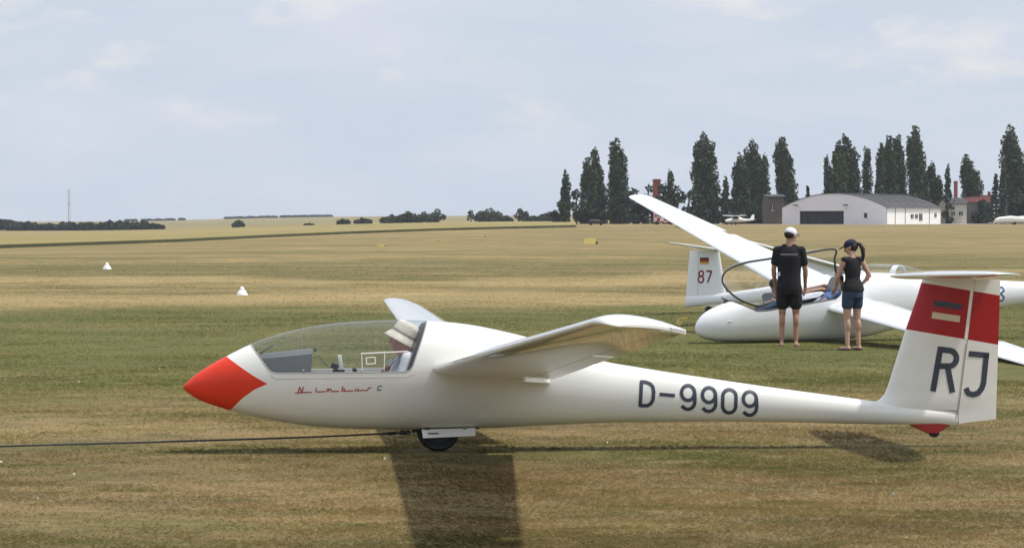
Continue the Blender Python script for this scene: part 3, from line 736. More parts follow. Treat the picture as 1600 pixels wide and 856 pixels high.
        return b
    zt = float(zs_[-1]); zb = float(zs_[0])
    # painted band as a material mask in the glider's own coordinates
    def band_mat():
        m = gelcoat('banded_fin_paint', (.80, .785, .72), (.755, .735, .665)); m.name = 'banded_fin_paint'; t = m.node_tree; b = t.nodes['Principled BSDF']; b.inputs['Coat Weight'].default_value = .25; b.inputs['Specular IOR Level'].default_value = .3; b.inputs['Roughness'].default_value = .4
        src = b.inputs['Base Color'].links[0].from_socket
        tc = N(t, 'ShaderNodeTexCoord'); sp = N(t, 'ShaderNodeSeparateXYZ'); t.links.new(tc.outputs['Object'], sp.inputs[0])
        def line(p, q):  # z - (k a + m) > 0 above the line
            k = (q[1] - p[1]) / (q[0] - p[0]); c = p[1] - k * p[0]
            mu = N(t, 'ShaderNodeMath', operation='MULTIPLY_ADD', i_1=k, i_2=c); t.links.new(sp.outputs['X'], mu.inputs[0])
            return mu.outputs[0]
        up = line(SD(1437, 441), SD(1562, 461.5)); lo = line(SD(1414, 514), SD(1560, 538.5))
        g1 = N(t, 'ShaderNodeMath', operation='LESS_THAN'); t.links.new(sp.outputs['Z'], g1.inputs[0]); t.links.new(up, g1.inputs[1])
        g2 = N(t, 'ShaderNodeMath', operation='GREATER_THAN'); t.links.new(sp.outputs['Z'], g2.inputs[0]); t.links.new(lo, g2.inputs[1])
        g = N(t, 'ShaderNodeMath', operation='MULTIPLY'); t.links.new(g1.outputs[0], g.inputs[0]); t.links.new(g2.outputs[0], g.inputs[1])
        mx = N(t, 'ShaderNodeMixRGB', i_Color2=(.36, .008, .010, 1)); t.links.new(g.outputs[0], mx.inputs[0]); t.links.new(src, mx.inputs[1])
        t.links.new(mx.outputs[0], b.inputs['Base Color']); return m
    M['band'] = band_mat()
    fo = obj('fin', vloft(0, 0, zb, zt, 'fin'), M['band'], root, angle=60); fo['label'] = 'upright fin with a dark red band and the letter R'
    ro = obj('rudder', vloft(0, 0, SD(1500, 661)[1], zt - .004, 'rud'), M['band'], root, angle=60); ro['label'] = 'rudder with a dark red band and the letter J'
    # hinge tape over the gap in the band
    b = bmesh.new(); fs = lambda a, c: -finhalf(a, c)
    FS = lambda px, py: SD(px, py, -.04)
    ribbon(b, [FS(hinge(y) - .5, y) for y in (439, 480, 530)], .028, fs, .0012, across=4); obj('hinge_tape', b, M['white'], root)
    b = bmesh.new(); ribbon(b, [FS(hinge(y), y) for y in (538, 600, 658)], .006, fs, .0012, across=2); obj('hinge_gap', b, M['tub'], root)
    b = bmesh.new(); ribbon(b, [FS(1459.5, 473.5), FS(1503, 479.5)], .050, fs, .002, across=3); s1 = obj('flag_stripe', b, M['ink'], root)
    b = bmesh.new(); ribbon(b, [FS(1456, 492), FS(1500, 498.5)], .054, fs, .002, across=3); s2 = obj('flag_stripe', b, M['gold'], root)
    def letters(nm, strokes, w, sf, conv, mt, par, step=.012, across=5):
        b = bmesh.new()
        for s in strokes:
            cl = s[0] == 'c'; pts = s[1] if s[0] in 'co' else s
            ribbon(b, [conv(*p) for p in pts], w, sf, .003, closed=cl, across=across, step=step)
        return obj(nm, b, mt, par)
    R_ = [('o', [(1469.5, 541.5), (1457, 611)]), ('o', [(1468, 545.5), (1480, 547)] + arc(1482, 559.5, 12.5, 12.3, 85, -95, 12) + [(1464, 571.5)]), ('o', [(1480, 571), (1488, 613)])]
    J_ = [('o', [(1514, 552.5), (1547, 555.5)]), ('o', [(1542.5, 553.5), (1538, 598), (1535, 607), (1529, 614), (1521, 616.5), (1513, 614), (1509.5, 606)])]
    letters('fin_letter_r', R_, .050, fs, FS, M['ink'], root); letters('fin_letter_j', J_, .048, fs, FS, M['ink'], root)
    # registration on the boom
    nine = lambda x, y: [('c', arc(x, y, 10.2, 11.6, 0, 340, 26)), ('o', [(x + 10.4, y - 1), (x + 10.8, y + 12)] + arc(x - .2, y + 14, 10.6, 11.5, 0, -150, 14))]
    D_ = [('c', [(1002, 596), (1010, 597), (1016, 599.5), (1020, 604), (1021.3, 612), (1020.3, 624), (1017, 630), (1012, 633.3), (1000, 633.5)])]
    Z_ = [('c', arc(1139.6, 619, 10.3, 10.8, 0, 180, 14) + arc(1139.2, 633.8, 10.3, 10.8, 180, 360, 14))]
    for nm, s in (('registration_letter', D_), ('registration_dash', [('o', [(1030.5, 615.6), (1054.5, 617.8)])]), ('registration_digit', nine(1075, 613.5)), ('registration_digit', nine(1107.6, 616.8)), ('registration_digit', Z_), ('registration_digit', nine(1171.5, 622.8))):
        letters(nm, s, .030, surf, lambda x, y: S2(x, y), M['ink'], root, step=.01)
    # type name in script on the nose
    sc = [[(461, 613.6), (487, 612.3)], [(465.8, 613.5), (468, 604), (471.5, 613), (474.3, 603.8)], [(497, 611.8), (508, 611.3)], [(494, 606.5), (493.2, 611.8), (497, 611.8)], [(494.6, 604.6), (494.5, 605.4)],
          [(510, 612), (511.5, 607.4), (513.5, 607.6), (513, 611.5), (514, 607.6), (517.5, 607.4), (517, 611.3), (530, 610.8)], [(535.6, 603), (534, 610.6), (538, 610.6), (538.8, 607.5), (535, 607.3)], [(538, 610.5), (552, 610.2)],
          [(555.4, 606.5), (554.6, 610.2), (558.8, 610), (559.8, 606.2)], [(559, 610), (571, 609.3)], [(572, 610.6), (575, 607.6), (576, 605.8), (580, 605.4)]]
    letters('type_script', [('o', s) for s in sc], .0085, surf, lambda x, y: S2(x, y), M['script'], root, step=.01, across=2)
    letters('type_script', [('o', [(597.5, 602.8), (591, 603.2), (589.8, 609.4), (596, 609)])], .007, surf, lambda x, y: S2(x, y), M['ink'], root, step=.01, across=2)
    # ---- tailplane on top of the fin
    za = zt + .02; aL = SD(1443, 430)[0]
    tp = lambda b_: []
    st = []; half = 1.62
    for s in np.sin(np.linspace(-PI/2, PI/2, 33)):
        y = s * half; k = math.sqrt(max(1 - abs(s) ** 7, 0)); c = .62 - .18 * abs(s); le = aL - .03 + .08 * abs(s) + .5 * c * .35 * (1 - k); ch = c * max(k, .25 if abs(s) < 1 else .12)
        zz = za + .012 - .026 * y; st.append((Vector((le, y, zz)), Vector((le + ch, y, zz)), .125))
    b = bmesh.new(); wing_mesh(b, st, 0, .66, .0); tpn = obj('tailplane', b, M['white'], root, angle=60)
    b = bmesh.new(); wing_mesh(b, st, .668, 1, .0, nu=4); obj('elevator', b, M['white'], tpn, angle=60)
    # ---- tail skid
    b = bmesh.new(); p0 = SD(1422, 662); p1 = SD(1484, 663); lowp = SD(1456, 680.5); secs = []
    for px, yt, yb, w in [(1422, 660, 664.5, .012), (1436, 660, 671, .03), (1448, 660, 677, .035), (1462, 660, 678, .035), (1474, 660, 672, .028), (1485, 660, 664, .01)]:
        a, zt_ = SD(px, yt); _, zb_ = SD(px, yb); secs.append([Vector((a, -w, zt_)), Vector((a, -w, zb_ + .01)), Vector((a, 0, zb_)), Vector((a, w, zb_ + .01)), Vector((a, w, zt_))])
    loft(b, secs); bmesh.ops.recalc_face_normals(b, faces=b.faces); sk = obj('tail_skid', b, M['darkred'], root)
    b = bmesh.new(); a, c = SD(1459, 675); 
    tube(b, [Vector((a, -.022, c)), Vector((a, .022, c))], .042, 18); obj('tail_wheel', b, M['black'], sk)
    # ---- main wheel and gear doors
    a, _ = SD(685, 677); rr = .180; zc = rr - .006
    wh = bmesh.new(); secs = []
    prof = [(.62, .050), (.74, .062), (.88, .064), (.97, .045), (1.0, 0), (.97, -.045), (.88, -.064), (.74, -.062), (.62, -.050)]
    n = 40; rings = []
    for j in range(n):
        th = 2*PI*j/n; rings.append([wh.verts.new((a + rr * k * math.cos(th), y, zc + rr * k * math.sin(th))) for k, y in prof])
    for j in range(n):
        p_, q_ = rings[j], rings[(j+1) % n]
        for k in range(len(prof) - 1): wh.faces.new((p_[k], p_[k+1], q_[k+1], q_[k]))
    bmesh.ops.recalc_face_normals(wh, faces=wh.faces); ty = obj('main_wheel', wh, M['black'], root)
    b = bmesh.new(); tube(b, [Vector((a, -.048, zc)), Vector((a, .048, zc))], rr * .63, 32)
    for sg in (-1, 1): tube(b, [Vector((a, sg*.048, zc)), Vector((a, sg*.066, zc))], .03, 16)
    obj('rim', b, mat('dark_rim', (.035, .035, .04), rough=.4, metal=.5), ty, angle=30)
    b = bmesh.new(); tube(b, [Vector((a - .03, -.075, zc - .06)), Vector((a + .03, -.078, zc)), Vector((a + .15, -.078, zc + .045))], .009, 8); obj('gear_strut', b, M['metal'], root); b = bmesh.new(); tube(b, [Vector((a, .075, zc)), Vector((a + .15, .078, zc + .05))], .011, 8)
    obj('gear_strut', b, M['metal'], root)
    for sg in (-1, 1):
        b = bmesh.new(); c1 = [S2(659, 671, -.13), S2(743, 668.5, -.13), S2(743, 680.5, -.13), S2(661, 684, -.13)]
        q0 = [Vector((x, sg * .105, z)) for x, z in c1[:2]] + [Vector((x, sg * .135, z)) for x, z in c1[2:]]
        loft(b, [[v + Vector((0, sg * .003, 0)) for v in q0], [v - Vector((0, sg * .003, 0)) for v in q0]]); bmesh.ops.recalc_face_normals(b, faces=b.faces)
        dr = obj('gear_door', b, M['white'], root, smooth=False)
        b = bmesh.new(); m0 = S2(668, 677, -.13); m1 = S2(686, 676.3, -.13)
        y = sg * .126; box(b, Vector(((m0[0]+m1[0])/2, y + sg * .004, (m0[1]+m1[1])/2)), (.09, .006, .008)); obj('slot', b, M['frame'], dr)
        for px in (668, 727): b = bmesh.new(); m0 = S2(px, 670.5, -.13); box(b, Vector((m0[0], sg * .107, m0[1])), (.035, .01, .01)); obj('hinge', b, M['frame'], dr)
    b = bmesh.new(); ac, zc_ = SD(700, 668); box(b, Vector((ac, 0, zc_ + .02)), (.5, .19, .05)); obj('wheel_well', b, M['frame'], root)
    # tow hook
    b = bmesh.new(); h0 = SD(646, 674); tube(b, [Vector((h0[0], 0, h0[1] + .05)), Vector((h0[0], 0, h0[1] - .01))], .010); box(b, Vector((h0[0] + .01, 0, h0[1] + .01)), (.05, .03, .03)); obj('tow_hook', b, M['frame'], root)
    return H, S2
HN, SN = build_nimbus()

# tow rope, with its ring pair near the hook
rope_root = empty('tow_rope', FN.world(FN.side(640, 675)[0], 0, 0), 0, 'taut dark tow rope running left from under the cream glider', 'rope')
def rl(v): return v - rope_root.location
pts = []
for px, py in [(640, 675.3), (600, 677.2), (500, 682), (400, 685.5), (300, 688.5), (200, 691.5), (100, 694.2), (0, 697), (-200, 702), (-600, 703)]:
    a, c = FN.side(px, py); pts.append(rl(FN.world(a, 0, max(c, .03))))
b = bmesh.new(); tube(b, pts, .0075, 8); obj('rope', b, M['rope'], rope_root)
b = bmesh.new()
for px in (629, 637):
    a, c = FN.side(px, 675.6); ce = rl(FN.world(a, 0, c)); tube(b, [ce + Vector((.024 * math.cos(t), 0, .016 * math.sin(t))) for t in np.linspace(0, 2*PI, 14, endpoint=False)], .006, 6, closed=True)
obj('ring', b, M['frame'], rope_root)
b = bmesh.new(); a, c = FN.side(618, 676.4); p = rl(FN.world(a, 0, c)); a, c = FN.side(606, 677); q = rl(FN.world(a, 0, c)); tube(b, [p, q], .014, 8); obj('rope_splice', b, M['rope'], rope_root)

# ------------------------------------------------------------------ people
def hand(bm, wrist, d, side, curl=.5, scale=1.0, thumb=1):
    """palm + four bent fingers + thumb; d = direction of the fingers, side = across the palm"""
    d = Vector(d).normalized(); side = Vector(side); side = (side - d * side.dot(d)).normalized(); nrm = d.cross(side)
    w = Vector(wrist); k = scale
    rot = Matrix((side, nrm, d)).transposed()
    ell(bm, w + d * .045 * k, (.040 * k, .016 * k, .052 * k), rot, 10, 8)
    caps(bm, w - d * .01, w + d * .02 * k, .024 * k, .028 * k, 8)
    for i, L in enumerate((.068, .078, .072, .056)):
        o = w + d * .085 * k + side * (i - 1.5) * .019 * k
        p1 = o + (d * math.cos(curl * .5) + nrm * math.sin(curl * .5)) * L * .45 * k
        p2 = p1 + (d * math.cos(curl * 1.3) + nrm * math.sin(curl * 1.3)) * L * .32 * k
        p3 = p2 + (d * math.cos(curl * 2.0) + nrm * math.sin(curl * 2.0)) * L * .25 * k
        tube(bm, [o - d * .02 * k, p1, p2, p3], [.0092*k, .0088*k, .0080*k, .0062*k], 6)
    o = w + d * .025 * k - side * .030 * k * thumb
    p1 = o + (d * .7 - side * .7 * thumb + nrm * .2).normalized() * .035 * k; p2 = p1 + (d * .92 - side * .25 * thumb + nrm * .35).normalized() * .028 * k
    tube(bm, [o + side * .01 * k * thumb, p1, p2], [.012*k, .0105*k, .008*k], 6)
def body_mesh(parts_fn, hands_fn, voxel=.011, smooth=3):
    bm = bmesh.new(); parts_fn(bm); me = remeshed(bm, voxel, smooth)
    b2 = bmesh.new(); b2.from_mesh(me); hands_fn(b2)
    me2 = bpy.data.meshes.new('body'); b2.to_mesh(me2); b2.free(); me2.polygons.foreach_set('use_smooth', [True] * len(me2.polygons)); return me2
def head(bm, c, R, s=1.0):
    """head: skull, jaw, nose, brow, ears; R maps (right, forward, up)"""
    P = lambda x, y, z: c + R @ Vector((x*s, y*s, z*s))
    ell(bm, P(0, -.012, .025), (.077*s, .097*s, .098*s), R); ell(bm, P(0, .022, -.045), (.058*s, .070*s, .068*s), R)
    ell(bm, P(0, .045, -.085), (.030*s, .030*s, .024*s), R, 10, 8)                      # chin
    caps(bm, P(0, .086, .022), P(0, .108, -.022), .010*s, .015*s, 8)                    # nose
    ell(bm, P(0, .078, -.052), (.026*s, .018*s, .014*s), R, 10, 8)                       # lips
    for x in (-1, 1):
        ell(bm, P(x*.030, .078, .035), (.026*s, .014*s, .010*s), R, 8, 6)                # brow
        ell(bm, P(x*.040, .060, -.02), (.026*s, .024*s, .024*s), R, 8, 6)                # cheek
        ell(bm, P(x*.080, -.005, -.005), (.010*s, .020*s, .032*s), R, 8, 6)              # ear
def part_mesh(name, bm, voxel, mt, parent, smooth=3):
    me = remeshed(bm, voxel, smooth); sd = random.uniform(0, 50)
    for v in me.vertices:       # cloth folds
        c = v.co; q = noise.noise(Vector((c.x * 9 + sd, c.y * 9, c.z * 16))) * .007 + noise.noise(Vector((c.x * 22, c.y * 22 + sd, c.z * 30))) * .003; v.co = c + v.normal * q; me.name = name; return link(name, me, mt, parent)
def torso(bm, rows, k=0.0, n=20):
    """elliptical rings (z, rx, ry, y) closed top and bottom"""
    loft(bm, [[Vector((x0 + (rx + k) * math.cos(2*PI*j/n), y + (ry + k) * math.sin(2*PI*j/n), z)) for j in range(n)] for z, rx, ry, y, x0 in [(r + (0,))[:5] for r in rows]])
RZ = lambda a: Matrix.Rotation(a, 3, 'Z')

def man():
    loc = Vector(at(1233, 541, 40.1)); loc.z = 0
    r = empty('person', loc, math.radians(-8), 'man in white cap, black T-shirt and black shorts seen from behind', 'person')
    V = Vector; hd = V((.02, .03, 1.665)); HR = RZ(math.radians(-38)) @ Matrix.Rotation(math.radians(-12), 3, 'X')
    hipL, hipR = V((-.095, 0, .93)), V((.095, 0, .93)); knL, knR = V((-.105, .02, .50)), V((.10, .02, .50)); anL, anR = V((-.11, -.02, .09)), V((.105, -.02, .09))
    shL, shR = V((-.185, 0, 1.445)), V((.185, 0, 1.445)); elL, elR = V((-.235, .0, 1.15)), V((.240, .03, 1.14)); wrL, wrR = V((-.215, .09, .90)), V((.235, .14, .90))
    MT = [(.84, .13, .09, -.01), (.93, .155, .105, -.012), (1.05, .138, .092, 0), (1.18, .145, .092, 0), (1.32, .165, .10, 0), (1.43, .150, .085, 0), (1.49, .09, .06, 0)]
    def body(bm):
        head(bm, hd, HR); caps(bm, V((0, 0, 1.50)), V((.01, .015, 1.60)), .062, .058)
        caps(bm, shL, shR, .055); torso(bm, MT)
        caps(bm, V((-.07, 0, 1.49)), V((.07, 0, 1.49)), .045, .045)
        for h, k, a, s in ((hipL, knL, anL, -1), (hipR, knR, anR, 1)):
            caps(bm, h, k, .085, .055); caps(bm, k, a + V((0, 0, .0)), .050, .034); ell(bm, k.lerp(a, .28) + V((0, -.022, 0)), (.046, .046, .11)); ell(bm, k, (.052, .055, .06))
            caps(bm, a + V((0, -.03, -.055)), a + V((s*.015, .15, -.065)), .036, .026)
        for s, e, w in ((shL, elL, wrL), (shR, elR, wrR)):
            caps(bm, s, e, .050, .038); caps(bm, e, w, .038, .025); ell(bm, e.lerp(w, .25), (.040, .040, .06))
    def hands(bm):
        hand(bm, wrL, (0, .15, -1), (0, 1, 0), .55, thumb=-1); hand(bm, wrR, (.02, .35, -1), (0, 1, .2), -.55, thumb=-1)
    link('body', body_mesh(body, hands), M['skin'], r)
    b = bmesh.new()
    caps(b, shL, shR, .066); torso(b, [(.83, .168, .125, -.01), (.93, .172, .125, -.008), (1.08, .165, .115, 0), (1.2, .172, .115, 0), (1.33, .185, .12, 0), (1.43, .17, .10, 0), (1.50, .09, .07, 0)], .008); caps(b, V((-.07, 0, 1.49)), V((.07, 0, 1.49)), .056, .056)
    for s, e in ((shL, elL), (shR, elR)): caps(b, s, s.lerp(e, .60), .062, .064)
    sh = part_mesh('t_shirt', b, .012, M['blackcloth'], r, 4)
    b = bmesh.new(); 
    for i in range(17):
        x = -.125 + i * .0156; y = -.5
        box(b, V((x, -.128 + .25 * x * x * 1.2, 1.385 + .004 * math.sin(i * 2.1))), (.010, .012, .012 + .006 * (i % 3)))
    obj('shirt_print', b, mat('pale_shirt_print', (.42, .42, .44), rough=.9), r, smooth=False)
    b = bmesh.new(); box(b, V((-.155, -.085, 1.09)), (.045, .03, .06)); obj('label_patch', b, mat('white_tag', (.6, .6, .62), rough=.9), r, smooth=False)
    b = bmesh.new(); torso(b, [(.78, .172, .125, -.01), (.90, .175, .125, -.01), (1.0, .155, .11, -.005)])
    for h, k in ((hipL, knL), (hipR, knR)): caps(b, h - V((0, 0, .05)), h.lerp(k, .68), .100, .098)
    part_mesh('shorts', b, .012, M['blackcloth'], r, 4)
    cp = lambda x, y, z: hd + HR @ V((x, y, z))
    b = bmesh.new(); ell(b, cp(0, -.01, .045), (.086, .106, .082), HR)
    for f in [f for f in b.faces if (HR.transposed() @ (f.calc_center_median() - hd)).z < .028]: b.faces.remove(f)
    for k in range(7):
        pass
    bill = [cp(x, .095 + .075 * math.sqrt(max(1 - (x/.08)**2, 0)), .04 - .012 * (1 - (x/.08)**2)) for x in np.linspace(-.078, .078, 11)]; base = [cp(x, .06, .045) for x in np.linspace(-.078, .078, 11)]
    loft(b, [base, bill, [v - V((0, 0, .006)) for v in bill], [v - V((0, 0, .006)) for v in base]], cap=False, closed=False)
    obj('cap', b, M['whitecloth'], r, angle=180)
    b = bmesh.new(); ell(b, cp(0, -.022, .015), (.083, .096, .078), HR)
    for f in [f for f in b.faces if (lambda q: q.y > .02 or q.z > .035)(HR.transposed() @ (f.calc_center_median() - hd))]: b.faces.remove(f)
    obj('hair', b, M['hair'], r, angle=180)
    for a, s in ((anL, -1), (anR, 1)):
        b = bmesh.new(); caps(b, a + V((0, -.045, -.068)), a + V((s*.015, .165, -.068)), .036, .036)
        for v in b.verts: v.co.z = max(min(v.co.z, .035), .004)
        obj('shoe', b, mat('pale_sandals', (.35, .22, .17), rough=.8), r)
def woman():
    loc = Vector(at(1332, 547, 38.9)); loc.z = 0
    r = empty('person', loc, math.radians(32), 'woman with navy cap, ponytail, black sleeveless top and denim shorts, hand on hip', 'person')
    V = Vector; hd = V((.0, .05, 1.50)); HR = RZ(math.radians(38)) @ Matrix.Rotation(math.radians(-18), 3, 'X')
    k_ = .94
    hipL, hipR = V((-.085, 0, .86)), V((.085, 0, .86)); knL, knR = V((-.09, .02, .47)), V((.09, .01, .47)); anL, anR = V((-.10, -.01, .085)), V((.10, -.02, .085))
    shL, shR = V((-.155, .01, 1.315)), V((.155, -.005, 1.315)); elL, elR = V((-.20, .10, 1.07)), V((.275, -.05, 1.09)); wrL, wrR = V((-.12, .24, .90)), V((.165, .02, .94))
    WT = [(.78, .13, .10, -.01), (.87, .155, .11, -.012), (.97, .125, .088, 0), (1.05, .108, .078, 0), (1.2, .125, .085, 0), (1.30, .12, .072, 0), (1.35, .07, .05, 0)]
    def body(bm):
        head(bm, hd, HR, .95); caps(bm, V((0, 0, 1.36)), V((.0, .03, 1.45)), .050, .048)
        caps(bm, shL, shR, .044); torso(bm, WT); ell(bm, V((0, .055, 1.19)), (.11, .055, .06))
        for h, k, a, s in ((hipL, knL, anL, -1), (hipR, knR, anR, 1)):
            caps(bm, h, k, .085, .054); caps(bm, k, a, .048, .032); ell(bm, k.lerp(a, .28) + V((0, -.02, 0)), (.045, .045, .10)); ell(bm, k, (.050, .052, .055))
            caps(bm, a + V((0, -.025, -.052)), a + V((s*.02, .13, -.062)), .032, .024)
        for s, e, w in ((shL, elL, wrL), (shR, elR, wrR)):
            caps(bm, s, e, .044, .034); caps(bm, e, w, .034, .023); ell(bm, e.lerp(w, .25), (.036, .036, .05))
    def hands(bm):
        hand(bm, wrL, (.15, .8, -.55), (1, 0, 0), .5, .92, thumb=-1); hand(bm, wrR, (-.5, .35, -.6), (.3, 1, 0), -.6, .92)
    link('body', body_mesh(body, hands), M['skin2'], r)
    b = bmesh.new(); caps(b, shL * .98 + V((0,0,.03)), shR * .98 + V((0,0,.03)), .050, .050); torso(b, [(.86, .166, .125, -.012), (.93, .158, .12, -.008)] + WT[3:], .013); ell(b, V((0, .055, 1.19)), (.125, .07, .075))
    part_mesh('sleeveless_top', b, .011, M['blackcloth'], r, 3)
    b = bmesh.new(); torso(b, [(.76, .150, .12, -.01), (.87, .168, .122, -.012), (.92, .150, .112, -.004)])
    for h, k in ((hipL, knL), (hipR, knR)): caps(b, h - V((0, 0, .03)), h.lerp(k, .50), .092, .088)
    sh = part_mesh('denim_shorts', b, .012, M['denim'], r, 3)
    cp = lambda x, y, z: hd + HR @ V((x, y, z))
    b = bmesh.new(); ell(b, cp(0, -.01, .04), (.083, .103, .080), HR)
    for f in [f for f in b.faces if (HR.transposed() @ (f.calc_center_median() - hd)).z < .025]: b.faces.remove(f)
    bill = [cp(x, .09 + .085 * math.sqrt(max(1 - (x/.08)**2, 0)), .040 - .016 * (1 - (x/.08)**2)) for x in np.linspace(-.076, .076, 11)]; base = [cp(x, .06, .045) for x in np.linspace(-.076, .076, 11)]
    loft(b, [base, bill, [v - V((0, 0, .006)) for v in bill], [v - V((0, 0, .006)) for v in base]], cap=False, closed=False)
    obj('cap', b, M['navy'], r, angle=180)
    b = bmesh.new(); ell(b, cp(0, -.022, .005), (.080, .095, .085), HR)
    for f in [f for f in b.faces if (lambda q: q.y > .015)(HR.transposed() @ (f.calc_center_median() - hd))]: b.faces.remove(f)
    tube(b, [cp(0, -.10, .03), cp(0, -.15, .0), cp(.0, -.165, -.08), cp(.0, -.14, -.18), cp(0, -.12, -.25)], [.022, .030, .034, .026, .006], 10)
    obj('hair', b, M['hair'], r, angle=180)
    for a, s in ((anL, -1), (anR, 1)):
        b = bmesh.new(); caps(b, a + V((0, -.035, -.066)), a + V((s*.02, .145, -.066)), .033, .032)
        for v in b.verts: v.co.z = max(min(v.co.z, .025), .004)
        obj('shoe', b, mat('dark_flip_flops', (.06, .04, .04), rough=.8), r)
man(); woman()

def pilot():
    """sits in the cream glider; coordinates are the glider's own"""
    a0 = FN.side(600, 620)[0]; base = FN.world(a0, 0, .2)
    r = empty('person', base, FN.t, 'pilot in cream bucket hat, red collar and white shirt sitting under the long canopy', 'person')
    def L(px, py, y=0.0): a, c = FN.side(px, py, 0); return Vector((a - a0, y, c - .2))
    hd = L(629, 531); HR = Matrix.Rotation(PI/2, 3, 'Z') @ Matrix.Rotation(math.radians(4), 3, 'X')
    neck = L(641, 553); chest = L(636, 578); hip = L(612, 622); shy = .19
    sh = {s: L(637, 560.5, s * shy) for s in (-1, 1)}; el = {s: L(622, 606, s * .24) for s in (-1, 1)}; wr = {s: L(580, 612, s * .15) for s in (-1, 1)}
    kn = {s: L(530, 600, s * .13) for s in (-1, 1)}; an = {s: L(455, 618, s * .11) for s in (-1, 1)}
    def body(bm):
        head(bm, hd, HR, .98); caps(bm, neck + Vector((.03, 0, -.02)), hd + Vector((.02, 0, -.06)), .062, .058)
        caps(bm, sh[-1], sh[1], .058); caps(bm, chest, hip, .125, .13); caps(bm, neck, chest, .09, .13)
        for s in (-1, 1):
            caps(bm, hip + Vector((0, s*.09, 0)), kn[s], .082, .058); caps(bm, kn[s], an[s], .052, .036); caps(bm, an[s], an[s] + Vector((-.03, 0, .15)), .036, .026)
            caps(bm, sh[s], el[s], .046, .038); caps(bm, el[s], wr[s], .036, .025)
    def hands(bm):
        for s in (-1, 1): hand(bm, wr[s], (-1, -.2*s, .1), (0, 0, 1), .8*s, thumb=-1)
    link('body', body_mesh(body, hands), M['facered'], r)
    b = bmesh.new(); caps(b, sh[-1] + Vector((0, .03, 0)), sh[1] - Vector((0, .03, 0)), .068); caps(b, chest, hip, .140, .145); caps(b, neck + Vector((0, 0, -.03)), chest, .085, .14)
    for s in (-1, 1): caps(b, sh[s], sh[s].lerp(el[s], .75), .066, .062)
    part_mesh('shirt', b, .012, M['whitecloth'], r, 3)
    b = bmesh.new(); caps(b, neck + Vector((.0, 0, -.015)), neck + Vector((.012, 0, .012)), .080, .070); part_mesh('collar', b, .012, M['redcloth'], r, 2)
    b = bmesh.new(); caps(b, hip + Vector((.0, 0, 0)), hip + Vector((-.02, 0, 0)), .15, .15)
    for s in (-1, 1): caps(b, hip + Vector((0, s*.09, 0)), kn[s], .092, .068); caps(b, kn[s], kn[s].lerp(an[s], .9), .062, .046)
    part_mesh('trousers', b, .014, M['navy'], r, 2)
    # harness straps over the shoulders
    for s in (-1, 1):
        b = bmesh.new()
        P = [L(650, 562, s*.10), L(640, 549, s*.10), L(628, 553, s*.105), L(615, 565, s*.11), L(604, 577, s*.11), L(598, 590, s*.08), L(592, 605, s*.03)]
        secs = [[p + Vector((0, -.028, 0)), p + Vector((0, .028, 0)), p + Vector((-.006, .028, .004)), p + Vector((-.006, -.028, .004))] for p in P]
        loft(b, secs); bmesh.ops.recalc_face_normals(b, faces=b.faces); o = obj('harness_strap', b, M['strap'], r, smooth=False)
        b = bmesh.new(); box(b, L(611, 567.5, s*.11) + Vector((-.006, 0, .006)), (.02, .05, .06), Matrix.Rotation(.75, 3, 'Y')); obj('buckle', b, M['metal'], o, smooth=False)
    b = bmesh.new(); caps(b, L(600, 583, 0), L(612, 578, 0), .035, .05); part_mesh('red_vest', b, .012, M['redcloth'], r, 2)
    # hat tilted back
    ax = Matrix.Rotation(math.radians(30), 3, 'Y')       # tilts the hat's axis aft
    hc = hd + Vector((.012, 0, .03)); b = bmesh.new(); secs = []
    prof = [(.000, .104), (.022, .106), (.05, .104), (.074, .098), (.092, .104), (.094, .098), (.088, .055), (.070, .018), (.0, .030)]
    def hring(rad, h, n=36, wob=0.0, kx=1.12):
        out_ = []
        for j in range(n):
            t = 2*PI*j/n; w = 1 + wob * math.sin(3*t + 1); z = h - (wob * .25) * math.sin(2*t + .5) * rad
            out_.append(hc + ax @ Vector((rad * w * kx * math.cos(t), rad * w * math.sin(t), z)))
        return out_
    rows = [hring(.142, -.050, wob=.05), hring(.124, -.020, wob=.03), hring(.104, .006, wob=.01), hring(.101, .035), hring(.096, .080, wob=.01), hring(.084, .108, wob=.02), hring(.048, .120, wob=.03), hring(.01, .122)]
    loft(b, [[v - ax @ Vector((0, 0, .004)) for v in rows[0]]] + rows, cap=False); b.faces.new(b.verts[-36:]); 
    ho = obj('bucket_hat', b, M['hat'], r, angle=180)
    b = bmesh.new(); loft(b, [hring(.1055, .010, wob=.01), hring(.1035, .028)], cap=False); obj('hat_band', b, mat('hat_band_cloth', (.30, .27, .22), rough=.95), ho)
pilot()

